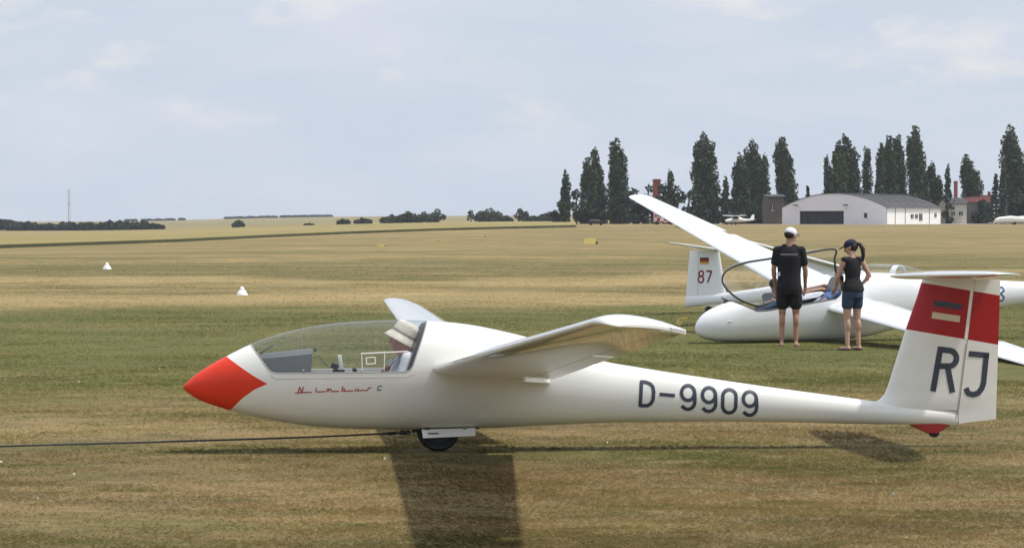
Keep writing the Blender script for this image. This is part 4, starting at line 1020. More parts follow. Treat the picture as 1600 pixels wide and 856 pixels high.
# ------------------------------------------------------------------ parked gliders
def tail_surfaces(root, hullend, z0, fin_h, c0, c1, sweep, mt, tp_half=1.25, roll=0.0, label=None):
    """fin above the boom end; fin base spans hullend-c0 .. hullend"""
    L = hullend
    def sec(z, part):
        f = (z - z0) / fin_h; c = c0 + (c1 - c0) * f; a1 = L - .05 * f; a0 = a1 - c; th = .11
        lo, hi = (0, .68) if part == 'fin' else (.69, 1)
        us = [lo + (hi - lo) * (1 - math.cos(PI*i/12)) / 2 if part == 'fin' else lo + (hi-lo) * i/5 for i in range(13 if part == 'fin' else 6)]
        h = lambda u: 5 * (.2969*math.sqrt(u) - .126*u - .3516*u*u + .2843*u**3 - .103*u**4) * th * c
        A = [(a0 + c*u, h(u)) for u in us]
        return [Vector((a, -y, z)) for a, y in A] + [Vector((a, y, z)) for a, y in A[::-1]]
    for part in ('fin', 'rudder'):
        b = bmesh.new(); loft(b, [sec(z, part) for z in np.linspace(z0, z0 + fin_h, 10)]); bmesh.ops.remove_doubles(b, verts=b.verts, dist=1e-5); bmesh.ops.recalc_face_normals(b, faces=b.faces)
        obj(part, b, mt, root, angle=60)
    st = []; aL = L - .05 - c1 - .02; zt = z0 + fin_h + .03
    for s in np.sin(np.linspace(-PI/2, PI/2, 25)):
        y = s * tp_half; k = math.sqrt(max(1 - abs(s) ** 8, .02)); c = .52 - .22 * abs(s); le = aL + .16 * abs(s) + c * .3 * (1 - k)
        st.append((Vector((le, y, zt)), Vector((le + c * k, y, zt)), .11))
    b = bmesh.new(); wing_mesh(b, st, 0, .68, 0); t = obj('tailplane', b, mt, root, angle=60)
    b = bmesh.new(); wing_mesh(b, st, .69, 1, 0, nu=4); obj('elevator', b, mt, t, angle=60)
    def fh(a, z):
        f = (z - z0) / fin_h; c = c0 + (c1 - c0) * f; a1 = L - .05*f; u = min(max((a - (a1 - c)) / c, .001), 1)
        return 5 * (.2969*math.sqrt(u) - .126*u - .3516*u*u + .2843*u**3 - .103*u**4) * .11 * c
    return fh
FA = Frame((1087 - 800) / F * 41.0, 41.0, 20.0)
def glider_open():
    root = empty('parked_glider', (FA.ox, FA.oy, 0), FA.t, 'white glider lying on its belly with its canopy open and far wing raised', 'glider')
    SD = FA.side
    top = [(1087, 513), (1091, 501), (1103, 488), (1125, 476.5), (1150, 466), (1185, 455), (1225, 445), (1262, 437), (1300, 430), (1350, 426), (1400, 427), (1440, 433), (1500, 436), (1560, 438), (1600, 440), (1700, 446), (1790, 450)]
    bot = [(1087, 515), (1091, 524), (1103, 530), (1125, 533.5), (1210, 535), (1290, 533), (1349, 526), (1384, 517), (1420, 508), (1480, 494), (1540, 484), (1600, 476), (1700, 471), (1790, 470)]
    hw = [(1087, 0), (1091, .09), (1103, .17), (1125, .235), (1150, .27), (1200, .30), (1262, .31), (1330, .30), (1400, .255), (1480, .20), (1600, .15), (1790, .07)]
    tab = []
    for px, ty in top:
        by = np.interp(px, [q[0] for q in bot], [q[1] for q in bot]); w = np.interp(px, [q[0] for q in hw], [q[1] for q in hw])
        a, zt = SD(px, ty); _, zb = SD(px, by); tab.append((max(a, 0), zt, max(zb, .015), w))
    tab[0] = (0, tab[0][1], tab[0][2], 0.0); H = Hull(tab, 2.3, 56); bm = H.bm(); L = tab[-1][0]
    sill = [SD(x, y, b_) for x, y, b_ in [(1132, 466, -.1), (1146, 471, -.15), (1184, 486, -.29), (1200, 485, -.3), (1306, 467, -.3), (1314, 460, -.28), (1320, 424, -.1)]]
    P = sill + [(sill[-1][0], 3), (sill[0][0], 3)]
    for p, q in zip(sill, sill[1:]): cut_line(bm, p, q)
    r = split_parts(bm, lambda c: 'o' if inside(P, c.x, c.z) else 'b', {'b': ('fuselage', M['white2'])}, root)
    r['b']['label'] = 'white fuselage with open cockpit and rounded nose'
    # lining
    zs = lambda a: float(np.interp(a, [s[0] for s in sill], [s[1] for s in sill])) - .006
    b = bmesh.new(); rows = []
    for a in np.linspace(sill[0][0] + .04, sill[5][0], 34):
        t_, b_, w_ = H.prof(a); zc = (t_ + b_)/2; h_ = (t_ - b_)/2; q_ = min(max((zs(a) - zc)/h_, -.99), .985); th1 = math.asin(math.copysign(abs(q_) ** (H.n/2), q_)); row = []
        for k in range(21):
            th = PI - th1 + (PI + 2*th1) * k / 20; c_, s_ = math.cos(th), math.sin(th); row.append(Vector((a, w_*.9*math.copysign(abs(c_) ** (2/H.n), c_), zc + h_*.92*math.copysign(abs(s_) ** (2/H.n), s_))))
        wo = H.halfw(a, zs(a)) - .003; rows.append([Vector((a, -wo, zs(a)))] + row + [Vector((a, wo, zs(a)))])
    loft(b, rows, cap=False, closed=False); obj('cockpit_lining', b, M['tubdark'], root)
    for sg in (-1, 1):
        b = bmesh.new(); V = []
        for p, q in zip(sill[:-1], sill[1:-1]):
            for t in np.linspace(0, 1, 8, endpoint=False):
                a, c = p[0] + (q[0]-p[0])*t, p[1] + (q[1]-p[1])*t; V.append(Vector((a, sg * (H.halfw(a, c) - .006), c)))
        tube(b, V, .012, 6); obj('cockpit_sill', b, M['frame'], root)
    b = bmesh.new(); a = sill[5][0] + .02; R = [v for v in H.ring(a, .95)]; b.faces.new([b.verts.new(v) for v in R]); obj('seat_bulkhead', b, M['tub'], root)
    # nose marking: small hole/tow ring
    b = bmesh.new(); a, c = SD(1139.5, 502.5, -.22); ell(b, Vector((a, -H.halfw(a, c), c)), (.028, .006, .012)); obj('static_port', b, M['metal'], root)
    # wings
    bank = 0; rL = SD(1293, 482, -.3); chord = .92
    t0 = SD(1600, 572, -6.15); k = 7.5 / 6.15; tN = (rL[0] + (t0[0] - rL[0]) * (7.5-.3) / (6.15-.3), rL[1] + (t0[1] - rL[1]) * (7.5-.3) / (6.15-.3) + .03)
    rF = (rL[0], SD(1268, 478, .3)[1]); tF = SD(978, 306, 7.5)
    print('A wing', rL, tN, rF, tF, L)
    for sg, q0, q1, dz0, dz1 in ((-1, rL, tN, .13, .05), (1, rF, tF, .20, .02)):
        st = span_stations(q0, (q0[0] + chord, q0[1] + dz0), q1, (q1[0] + .42, q1[1] + dz1), sg * .2, sg * 7.5, .15, .12, 12, True, 0.0, .16)
        b = bmesh.new(); wing_mesh(b, st, 0, .80, .03); w = obj('wing', b, M['white2'], root, angle=55)
        w['label'] = 'wing lowered with its tip on the grass' if sg < 0 else 'wing raised into the air'
        full = span_stations(q0, (q0[0] + chord, q0[1] + dz0), q1, (q1[0] + .42, q1[1] + dz1), sg * .2, sg * 7.5, .15, .12, 50, True, 0.0, .16)
        b = bmesh.new(); wing_mesh(b, [s for s in full if .35 < abs(s[0].y) < 4.4], .807, 1, .03, nu=4); obj('flap', b, M['white2'], w, angle=50)
        b = bmesh.new(); wing_mesh(b, [s for s in full if 4.43 < abs(s[0].y)], .807, 1, .03, nu=4); obj('aileron', b, M['white2'], w, angle=50)
    # tail
    _, zt, zb = (0, *H.prof(L - .05)[:2]); tail_surfaces(root, L, zt - .12, 1.15, 1.0, .68, 0, M['white2'])
    # registration end on the boom
    b = bmesh.new(); sf = lambda a, c: -H.halfw(a, c)
    def C(x, y):
        bb = -.15
        for _ in range(3): a, c = SD(x, y, bb); bb = -H.halfw(a, c)
        return a, c
    ribbon(b, [C(*p) for p in [(1556, 449), (1566, 449), (1569, 454), (1563, 459), (1569, 464), (1566, 470), (1556, 470)]], .03, sf, .002, step=.02)
    obj('registration_digit', b, mat('teal_lettering', (.03, .12, .18), rough=.5), root)
    # raised canopy: rim loop standing on the far sill, clear dome behind it
    rim = [(1184, 478, .0), (1160, 470, .03), (1142, 458, .08), (1130, 443, .14), (1130, 430, .19), (1141, 419, .24), (1165, 410.5, .28), (1205, 404, .30), (1250, 397, .31), (1303, 389.5, .31), (1304, 405, .31), (1306, 425, .3), (1312, 433, .3), (1290, 447, .26), (1240, 462, .2), (1200, 474, .1)]
    V = []
    for x, y, b_ in rim: a, c = SD(x, y, b_); V.append(Vector((a, b_, c)))
    # smooth the loop
    def cr(P, n=6):
        o = []; m = len(P)
        for i in range(m):
            p0, p1, p2, p3 = P[i-1], P[i], P[(i+1) % m], P[(i+2) % m]
            for k in range(n):
                t = k/n; o.append(.5 * ((2*p1) + (p2 - p0)*t + (2*p0 - 5*p1 + 4*p2 - p3)*t*t + (3*p1 - p0 - 3*p2 + p3)*t**3))
        return o
    loop = cr(V); b = bmesh.new(); tube(b, loop, .016, 8, closed=True); fr = obj('canopy_frame', b, M['frame'], root)
    cen = sum(loop, Vector()) / len(loop); b = bmesh.new(); secs = []
    for k in range(9):
        t = k / 8 * PI/2; f = math.cos(t) ** .8 if k < 8 else .02; secs.append([cen + (v - cen) * f + Vector((0, .34 * math.sin(t), .08 * math.sin(t))) for v in loop])
    loft(b, secs, cap=False); b.faces.new(b.verts[-len(loop):]); cn = obj('canopy', b, M['glass2'], root, angle=180); cn['label'] = 'clear canopy swung open on the far side'
    b = bmesh.new(); a, c = SD(1308, 432, .25); p = Vector((a, .2, c)); box(b, p, (.10, .06, .10), bev=.01); tube(b, [p, p + Vector((.0, .0, -.2))], .012); a, c = SD(1304, 400, .3); tube(b, [p + Vector((-.03, 0, .03)), Vector((a, .3, c))], .010); obj('canopy_hinge', b, M['frame'], root)
    return H
HA = glider_open()

def reclining_pilot():
    a0 = FA.side(1290, 480)[0]; base = FA.world(a0, 0, .15)
    r = empty('person', base, FA.t, 'person in blue shirt reclining in the open cockpit, partly hidden behind the woman', 'person')
    def L(px, py, y=0.0): a, c = FA.side(px, py, y); return Vector((a - a0, y, c - .15))
    hd = L(1316, 437, .03); HR = Matrix.Rotation(PI/2, 3, 'Z'); neck = L(1312, 452, 0); chest = L(1298, 467, 0); hip = L(1270, 500, 0)
    sh = {s: L(1306, 458, s*.17) for s in (-1, 1)}; el = {-1: L(1282, 474, -.2), 1: L(1283, 452, .2)}; wr = {-1: L(1262, 478, -.1), 1: L(1264, 455, .12)}
    kn = {s: L(1218, 474, s*.11) for s in (-1, 1)}; an = {s: L(1168, 495, s*.09) for s in (-1, 1)}
    def body(bm):
        head(bm, hd, HR, .95); caps(bm, neck, hd, .055, .05); caps(bm, sh[-1], sh[1], .055); caps(bm, chest, hip, .115, .12)
        for s in (-1, 1):
            caps(bm, hip + Vector((0, s*.08, 0)), kn[s], .075, .055); caps(bm, kn[s], an[s], .05, .035); caps(bm, sh[s], el[s], .045, .036); caps(bm, el[s], wr[s], .036, .025)
    def hands(bm):
        for s in (-1, 1): hand(bm, wr[s], (-1, 0, -.2), (0, 1, 0), -.6, thumb=1)
    link('body', body_mesh(body, hands, .013), M['skin'], r)
    b = bmesh.new(); caps(b, sh[-1], sh[1], .066); caps(b, chest, hip, .13, .13)
    for s in (-1, 1): caps(b, sh[s], sh[s].lerp(el[s], .5), .06, .056)
    part_mesh('shirt', b, .014, M['bluecloth'], r, 3)
    b = bmesh.new()
    for s in (-1, 1): caps(b, hip + Vector((0, s*.08, 0)), kn[s], .09, .066); caps(b, kn[s], kn[s].lerp(an[s], .85), .062, .05)
    part_mesh('trousers', b, .014, M['denim'], r, 3)
    b = bmesh.new(); ell(b, hd + Vector((.01, 0, .03)), (.10, .085, .09)); obj('hair', b, M['hair'], r, angle=180)
reclining_pilot()

def crouching_person():
    base = FA.world(1.28, .62, 0)
    r = empty('person', base, FA.t, 'dark-haired person crouching on the far side of the open cockpit with an arm reaching in', 'person')
    V = Vector; a0, b0 = 1.28, .62
    def L(px, py, bb): a, c = FA.side(px, py, bb); return V((a - a0, bb - b0, c))
    hd = L(1211, 447, .48); HR = RZ(math.radians(200)) @ Matrix.Rotation(math.radians(-20), 3, 'X')
    neck = hd + V((.03, .06, -.12)); chest = neck + V((.03, .08, -.18)); hip = V((.08, .25, .32))
    sh = {1: neck + V((.18, .02, -.05)), -1: neck + V((-.15, .03, -.05))}
    el = {1: L(1264, 452, .42), -1: L(1200, 480, .42)}; wr = {1: L(1288, 446, .28), -1: L(1208, 468, .30)}
    kn = {1: V((.18, -.1, .42)), -1: V((-.12, -.1, .40))}; an = {1: V((.16, .1, .08)), -1: V((-.1, .12, .08))}
    def body(bm):
        head(bm, hd, HR, .92); caps(bm, neck, hd, .05, .05); caps(bm, sh[-1], sh[1], .055); caps(bm, chest, hip, .12, .13); caps(bm, neck, chest, .07, .12)
        for s in (-1, 1):
            caps(bm, hip + V((s*.08, 0, 0)), kn[s], .08, .055); caps(bm, kn[s], an[s], .05, .035); caps(bm, an[s], an[s] + V((0, -.15, -.04)), .035, .028); caps(bm, sh[s], el[s], .045, .036); caps(bm, el[s], wr[s], .036, .026)
    def hands(bm):
        hand(bm, wr[1], (.6, -.6, -.3), (0, 0, 1), .5); hand(bm, wr[-1], (.1, -.9, -.3), (1, 0, 0), .5)
    link('body', body_mesh(body, hands, .013), M['skin'], r)
    b = bmesh.new(); caps(b, sh[-1], sh[1], .066); caps(b, chest, hip, .135, .14); caps(b, neck + V((0, .02, -.05)), chest, .08, .13)
    for s in (-1, 1): caps(b, sh[s], sh[s].lerp(el[s], .4), .06, .058)
    part_mesh('t_shirt', b, .014, M['navy'], r, 3)
    b = bmesh.new()
    for s in (-1, 1): caps(b, hip + V((s*.08, 0, 0)), kn[s], .095, .07)
    part_mesh('shorts', b, .014, M['denim'], r, 3)
    b = bmesh.new(); ell(b, hd + HR @ V((0, -.015, .032)), (.085, .105, .088), HR); obj('hair', b, M['hair'], r, angle=180)
crouching_person()

def glider_87():
    d0 = 54.5; tail = at(1071, 480, d0); ang = math.radians(145); Lg = 6.2
    nose = Vector((tail.x, tail.y, 0)) - Vector((math.cos(ang), math.sin(ang), 0)) * Lg
    root = empty('parked_glider', nose, ang, 'white glider marked 87 on its fin, parked behind the glider with the open canopy', 'glider')
    root.rotation_euler = (math.radians(5.4), 0, ang)
    tab = [(0, .42, .40, 0), (.04, .49, .33, .09), (.2, .60, .25, .18), (.45, .72, .18, .235), (.8, .87, .13, .27), (1.2, .99, .11, .30), (1.6, 1.05, .11, .31), (2.1, 1.05, .13, .31), (2.6, .97, .17, .28), (3.2, .84, .24, .22), (4, .68, .28, .16), (5, .52, .24, .125), (6, .40, .17, .10), (6.7, .34, .12, .05)]
    tab = [(a * .925, z1, z0, w) for a, z1, z0, w in tab]; H = Hull(tab, 2.25, 48); bm = H.bm()
    P = [(.62, .70), (.80, .66), (2.0, .70), (2.12, .9), (2.15, 1.06)]
    for p, q in zip(P, P[1:]): cut_line(bm, p, q)
    PP = P + [(2.15, 3), (.3, 3), (.4, .85)]
    split_parts(bm, lambda c: 'c' if inside(PP, c.x, c.z) and c.z > .66 else 'b', {'b': ('fuselage', M['white2']), 'c': ('canopy', M['glass2'])}, root)
    b = bmesh.new(); V = [v * 1 for v in H.ring(1.42, .97) if v.z > .66]; V.sort(key=lambda v: v.y)
    secs = [[v + Vector((-.06, 0, 0)), v + Vector((.06, 0, 0)), v + Vector((.06, 0, -.02)), v + Vector((-.06, 0, -.02))] for v in V]; loft(b, secs); obj('canopy_frame', b, M['white2'], root, smooth=False)
    b = bmesh.new(); box(b, (1.4, 0, .62), (1.5, .5, .06)); obj('cockpit_lining', b, M['tub'], root, smooth=False)
    b = bmesh.new(); box(b, (1.75, 0, .76), (.08, .2, .24), Matrix.Rotation(.3, 3, 'Y'), bev=.03); obj('headrest', b, M['tub'], root)
    for sg in (-1, 1):
        st = span_stations((1.80, .80), (2.65, .76), (1.98, 1.16), (2.36, 1.15), sg*.2, sg*6.9, .15, .12, 10, True, 0, .2)
        b = bmesh.new(); wing_mesh(b, st, 0, 1, .03); obj('wing', b, M['white2'], root, angle=55)
    fh = tail_surfaces(root, 6.22, .16, 1.12, 1.02, .70, 0, M['white2'], 1.65)
    b = bmesh.new(); tube(b, [Vector((5.65, -.03, .075)), Vector((5.65, .03, .075))], .075, 16); obj('tail_wheel', b, M['black'], root)
    b = bmesh.new(); tube(b, [Vector((1.95, -.06, .12)), Vector((1.95, .06, .12))], .17, 24); obj('main_wheel', b, M['black'], root)
    # fin marks, on the side that faces the camera (local +y)
    def mark(nm, strokes, w, mt):
        b = bmesh.new()
        for s, cl in strokes: ribbon(b, s, w, lambda a, c: fh(a, c), -.004, closed=cl, across=3, step=.03)
        obj(nm, b, mt, root)
    X0, Z0 = 5.93, .62            # lettering reads left to right as the fin is seen, so x decreases
    q = lambda u, v: (X0 - u, Z0 + v)
    el = lambda cx, cz, rx, rz, n=14: [q(cx + rx * math.cos(2*PI*i/n), cz + rz * math.sin(2*PI*i/n)) for i in range(n)]
    red = mat('dark_red_lettering', (.22, .02, .03), rough=.5)
    mark('fin_number', [(el(.08, .075, .065, .065), True), (el(.08, .195, .055, .055), True), ([q(.20, .245), q(.33, .245), q(.25, .01)], False)], .038, red)
    for k, c in enumerate([(.02, .02, .02), (.4, .02, .02), (.6, .42, .05)]):
        mark('flag_stripe', [([q(.03, .50 - .045*k), q(.25, .50 - .045*k)], False)], .045, mat('flag_paint', c, rough=.5))
glider_87()

# ------------------------------------------------------------------ field markers
def bell_marker(px, py, w, label):
    d = CAMZ * F / (py - HOR); g = gat(px, d); r = empty('field_marker', g, 0, label, 'marker', 'white markers along the strip')
    b = bmesh.new(); secs = []
    for rr, z in [(.5, .0), (.48, .06), (.36, .30), (.26, .40)]: secs.append([Vector((w*rr*math.cos(t)*1.0, w*rr*math.sin(t), w*z)) for t in np.linspace(0, 2*PI, 20, endpoint=False)])
    loft(b, secs); obj('base', b, M['conewhite'], r)
    b = bmesh.new(); secs = []
    for rr, z in [(.24, .39), (.20, .50), (.18, .60), (.12, .70), (.04, .73)]: secs.append([Vector((w*rr*math.cos(t), w*rr*math.sin(t), w*z)) for t in np.linspace(0, 2*PI, 16, endpoint=False)])
    loft(b, secs); obj('knob', b, M['conewhite'], r)
bell_marker(378, 461, .30, 'larger white bell-shaped marker on the grass edge left of the cream canopy')
bell_marker(167, 420.5, .36, 'smaller-looking white marker further off on the pale strip at far left')
def yellow_board(px, py, w, h, label, tilt=0.3):
    d = CAMZ * F / (py - HOR); g = gat(px, d); r = empty('yellow_marker', g, random.uniform(-.2, .2), label, 'marker', 'yellow markers on the field')
    b = bmesh.new(); loft(b, [[Vector((x, -h*.35, 0)), Vector((x, h*.35, 0)), Vector((x, .02, h)), Vector((x, -.02, h))] for x in (-w/2, w/2)]); bmesh.ops.recalc_face_normals(b, faces=b.faces); obj('board', b, M['yellow'], r, smooth=False)
    b = bmesh.new(); box(b, (w/2 + w*.1, 0, h*.2), (w*.2, h*.5, h*.4)); obj('weight', b, M['tubdark'], r, smooth=False)
yellow_board(922, 384, .85, .42, 'bright yellow marker board standing alone mid-field')
yellow_board(595, 386, .55, .14, 'low yellow marker on the strip, leftmost of the three faint ones')
yellow_board(678, 380, .6, .14, 'low yellow marker on the strip, middle of the three faint ones')
yellow_board(752, 374.5, .6, .15, 'low yellow marker on the strip, rightmost of the three faint ones')
d = 47.0; r = empty('yellow_marker', at(1062, 510, d) * 1, .2, 'yellow folded marker lying on the grass behind the tip of the near wing', 'marker'); r.location.z = 0
b = bmesh.new(); box(b, (0, 0, .11), (.08, .05, .13), Matrix.Rotation(.5, 3, 'Y')); box(b, (.07, 0, .17), (.14, .06, .03)); obj('board', b, M['yellow'], r, smooth=False)

# ------------------------------------------------------------------ trees
def leaves(centers, size, rng, flat=.0):
    n = len(centers); a = rng.normal(size=(n, 3)); a /= np.linalg.norm(a, axis=1)[:, None]
    b = rng.normal(size=(n, 3)); b -= a * (a * b).sum(1)[:, None]; b /= np.linalg.norm(b, axis=1)[:, None]
    s = size * rng.uniform(.55, 1.35, n)[:, None]; b *= rng.uniform(.5, 1.0, n)[:, None]
    co = np.stack([centers - a*s - b*s*.5, centers + a*s*.2 - b*s, centers + a*s + b*s*.4, centers - a*s*.1 + b*s], 1).reshape(-1, 3)
    return co, np.arange(n*4).reshape(-1, 4), np.clip(.55 * rng.uniform(0, 1, n) + .45 * (.5 + .5 * np.sin(centers[:, 0] * 1.5 + 1.7 * np.sin(centers[:, 2] * .8)) * np.sin(centers[:, 2] * 1.3 + centers[:, 1])), 0, 1)  # random leaf tone plus clump waves that put sunlit variation into the colour
def blob_points(rng, blobs, per):
    out_ = []
    for (cx, cy, cz, rx, ry, rz) in blobs:
        n = max(8, int(per * (rx*rz)))
        v = rng.normal(size=(n, 3)); v /= np.linalg.norm(v, axis=1)[:, None]; v *= (rng.uniform(.35, 1.05, n) ** .5)[:, None]
        out_.append(v * np.array([rx, ry, rz]) + np.array([cx, cy, cz]))
    return np.concatenate(out_)
tree_n = [0]
def tree_obj(name, base, blobs, trunk, size, mt, per, label, cat='tree', group=None):
    tree_n[0] += 1; rng = np.random.default_rng(100 + tree_n[0])
    r = empty(name, base, 0, label, cat, group)
    co, q, at_ = leaves(blob_points(rng, blobs, per), size, rng); raw_mesh('crown', co, q, mt, r, attr=at_)
    b = bmesh.new(); tube(b, *trunk, n=7)
    for k in range(6):
        t = rng.uniform(.35, .9); p0 = Vector(trunk[0][0]).lerp(Vector(trunk[0][-1]), t); cb = blobs[rng.integers(len(blobs))]
        tube(b, [p0, p0.lerp(Vector(cb[:3]), .7)], [trunk[1][0]*.35, trunk[1][0]*.12], n=5)
    obj('trunk', b, M['bark'], r); return r
def poplar(px, topy, wpx, d, label, basey=349, lean=0.0, group='tall poplars on the skyline', two=False):
    rng = random.Random(int(px * 7)); g = gat(px, d); s = d / F; H = CAMZ + (HOR - topy) * s - g.z; W = wpx * s
    blobs = []; nsp = 1 + (W > 3.2) + (W > 4.6) * 2
    for k in range(nsp):
        off = 0 if k == 0 else rng.uniform(-.30, .30) * W; hh = H if k == 0 else H * rng.uniform(.74, .94); wk = W * (.62 if nsp > 1 else .9)
        z = .06 * H
        while z < hh * .985:
            f = z / hh; prof = min(1, (f + .3) / .42) * (1 - .28 * f) * math.sqrt(max(1 - max(0, (f - .72) / .29) ** 2.2, .04))
            rr = max(.5 * wk * prof * rng.uniform(.82, 1.12), .28); rz = max(rr, .8) * rng.uniform(1.2, 1.9)
            blobs.append((off + lean * (f - .3) * W + rng.uniform(-.13, .13) * wk, rng.uniform(-.15, .15) * wk, z, rr, rr, rz)); z += rz * rng.uniform(.35, .6)
    return tree_obj('poplar', g, blobs, ([(0, 0, -.3), (0, 0, H * .35), (lean * W * .3, 0, H * .9)], [.45, .3, .06]), .30, M['poplar'], 52, label, 'tree', group)
def broadleaf(name, px, topy, basey, wpx, d, label, mt='bush', group=None, per=34, size=None, low=.28):
    rng = random.Random(int(px * 13 + topy)); g = gat(px, d); s = d / F; H = max(CAMZ + (HOR - topy) * s - g.z, 1.0); W = wpx * s; blobs = []
    for k in range(max(7, int(W / H * 9))):
        x = rng.uniform(-.42, .42) * W; e = math.sqrt(max(1 - (2*x/W)**2, .1)); rr = rng.uniform(.15, .27) * min(W, H * 1.6)
        top_ = H * (.55 + .45 * e) * rng.uniform(.8, 1.0); z = rng.uniform(low * H, max(top_ - rr * .9, .3 * H)); blobs.append((x, rng.uniform(-.3, .3) * W, z, rr, rr, rr * .9))
    blobs.append((rng.uniform(-.1, .1) * W, 0, H - .22 * min(W, H), .2 * min(W, H*1.4), .2 * W, .22 * min(W, H)))
    return tree_obj(name, g, blobs, ([(0, 0, -.2), (0, 0, H * .5), (.02 * W, 0, H * .8)], [.05 * H, .035 * H, .01 * H]), size or .055 * H + .12, M[mt], per * 12 / max(H*H, 4) * 2.2, label, 'bush' if name == 'bush' else 'tree', group)
PL = [(884, 272, 23, 'short thin poplar at the left end of the row'), (915.5, 250, 29, 'poplar between the short end one and the tall pair at left'), (929, 233, 28, 'tall poplar just left of the highest one in the left group'), (961, 221, 37, 'highest broad poplar of the left group'),
      (1045, 269, 15, 'small spiky poplar right of the brick chimney'), (1102, 211, 41, 'wide tall poplar with a split flat top behind the raised wing'), (1133, 280, 13, 'small slim poplar right of the wide split-topped one'), (1158, 243, 26, 'left stem of the dense triple poplar clump left of the hangar'), (1179, 219, 32, 'highest middle stem of the triple poplar clump left of the hangar'), (1195, 242, 24, 'right stem of the triple poplar clump left of the hangar'),
      (1229, 215, 32, 'loose see-through poplar rising over the left corner of the hangar'), (1292, 244, 18, 'slim poplar on the left edge of the clump behind the hangar arch'), (1307, 222, 26, 'poplar second from the left behind the hangar arch'), (1323, 215, 38, 'broadest poplar behind the hangar arch'),
      (1354, 231, 17, 'thin airy poplar in the gap behind the hangar roof'), (1375, 226, 22, 'left poplar of the dense trio behind the hangar side wall'), (1389, 214, 26, 'middle poplar of the dense trio behind the hangar side wall'), (1402, 211, 30, 'right poplar of the dense trio behind the hangar side wall'),
      (1440, 200, 36, 'tallest leaning poplar near the far end of the hangar'), (1457, 256, 28, 'lower poplar leaning against the tallest one'), (1481, 262, 11, 'thin poplar right of the hangar end'), (1513, 246, 36, 'rounded poplar above the red-roofed house'), (1567, 250, 11, 'thin pole-like poplar beside the spruce'), (1589, 199, 40, 'tall poplar at the right edge of the view')]
for i, (px, ty, w, lb) in enumerate(PL):
    poplar(px, ty, w * 1.14, 655 + (i % 3) * 12, lb, lean=(-.35 if px in (1229, 1440, 1589) else random.uniform(-.12, .12)))
def spruce(px, topy, wpx, d, label):
    rng = random.Random(int(px)); g = gat(px, d); s = d / F; H = CAMZ + (HOR - topy) * s - g.z; W = wpx * s; blobs = []
    z = .1 * H
    while z < H * .97:
        f = z / H; r_ = .5 * W * (1 - f) + .1
        for k in range(5):
            a = rng.uniform(0, 2*PI); blobs.append((r_ * .55 * math.cos(a), r_ * .55 * math.sin(a), z, r_ * .6, r_ * .6, .3))
        z += .55 + .5 * (1 - f)
    return tree_obj('spruce', g, blobs, ([(0, 0, -.2), (0, 0, H*.5), (0, 0, H*.99)], [.3, .2, .04]), .34, M['spruce'], 60, label)
spruce(1556, 270, 34, 630, 'dark spruce in front of the red-roofed house'); spruce(1262, 290, 16, 640, 'small dark conifer tip showing above the hangar ridge')
BB = [(876, 312, 24, 'low dark tree at the foot of the short end poplar'), (900, 296, 36, 'dark tree filling the foot of the two left poplars'), (922, 300, 36, 'dark tree under the tall poplar left of the highest one'), (945, 304, 40, 'broad dark tree at the foot of the highest left poplar'), (972, 300, 40, 'dark tree right of the foot of the highest left poplar'), (992, 293, 34, 'rounded dark tree left of the brick chimney'), (1012, 289, 28, 'tree crown touching the left of the brick chimney'),
      (1037, 288, 36, 'dark tree right of the brick chimney'), (1058, 290, 36, 'dark tree behind the middle of the raised wing'), (1076, 298, 34, 'dark tree left of the wide split-topped poplar'), (1095, 304, 40, 'dark tree under the wide split-topped poplar'), (1120, 308, 34, 'dark tree right of the wide split-topped poplar'), (1142, 312, 26, 'low tree behind the small white aeroplane'),
      (1162, 306, 36, 'dark tree under the left stem of the triple poplar clump'), (1185, 306, 36, 'dark tree under the right stems of the triple poplar clump'), (1210, 314, 26, 'low tree behind the grey-brown shed'), (1480, 300, 26, 'dark tree between the hangar end and the thin red chimney'), (1535, 312, 28, 'dark tree behind the red-roofed house'), (1572, 298, 36, 'dark tree between the spruce and the right edge'), (1597, 300, 40, 'dark tree under the right edge poplar'),
      (1440, 300, 44, 'dark tree behind the far end of the hangar roof'), (1005, 303, 50, 'wide low tree mass under the raised wing tip')]
for i, (px, ty, w, lb) in enumerate(BB):
    broadleaf('dark_tree', px, ty, 350, w, 640 + (i % 4) * 9, lb, 'wood', 'low trees between the poplars', per=170, size=.40, low=.04)
BU = [(537, 342, 20, 1000, 'small pale bush at the left of the hedge group'), (567, 340, 26, 1000, 'small double bush left of the long hedge'), (483, 350, 16, 800, 'flat dark shrub low in the crop'), (612, 335, 30, 980, 'left end of the long hedge, low and dark'), (640, 330, 36, 980, 'left dome of the long hedge'), (665, 331, 34, 980, 'middle dome of the long hedge'), (684, 326, 26, 980, 'right dome of the long hedge with a tall twig'),
      (736, 327, 14, 940, 'narrow upright shrub standing alone left of the round tree'), (766, 325, 40, 940, 'broad round tree on the field edge'), (790, 337, 24, 940, 'low shrub between the two round trees'), (812, 325, 24, 930, 'smaller round tree on the field edge'), (835, 337, 34, 900, 'low hedge right of the smaller round tree'), (858, 331, 36, 900, 'rounded hedge left of the poplars'), (374, 344, 18, 1100, 'lone small round tree standing in the tan field')]
for px, ty, w, d, lb in BU: broadleaf('bush' if ty > 334 else 'round_tree', px, ty, 350, w, d, lb, 'bush', per=60, size=.34)
rr = random.Random(5)
for i in range(30):
    px = -30 + i * 9.3 + rr.uniform(-3, 3); ty = float(np.interp(px, [-30, 0, 10, 40, 60, 110, 160, 190, 235, 250], [344, 340, 344, 346, 349, 347, 346, 345, 347, 352])) + rr.uniform(-1.5, 2)
    broadleaf('woodland_tree', px, ty, 362, rr.uniform(20, 30), 1150 - i * 2, 'dark rounded tree in the far wood along the left horizon', 'wood', 'trees of the far wood on the left', per=60, size=.5)
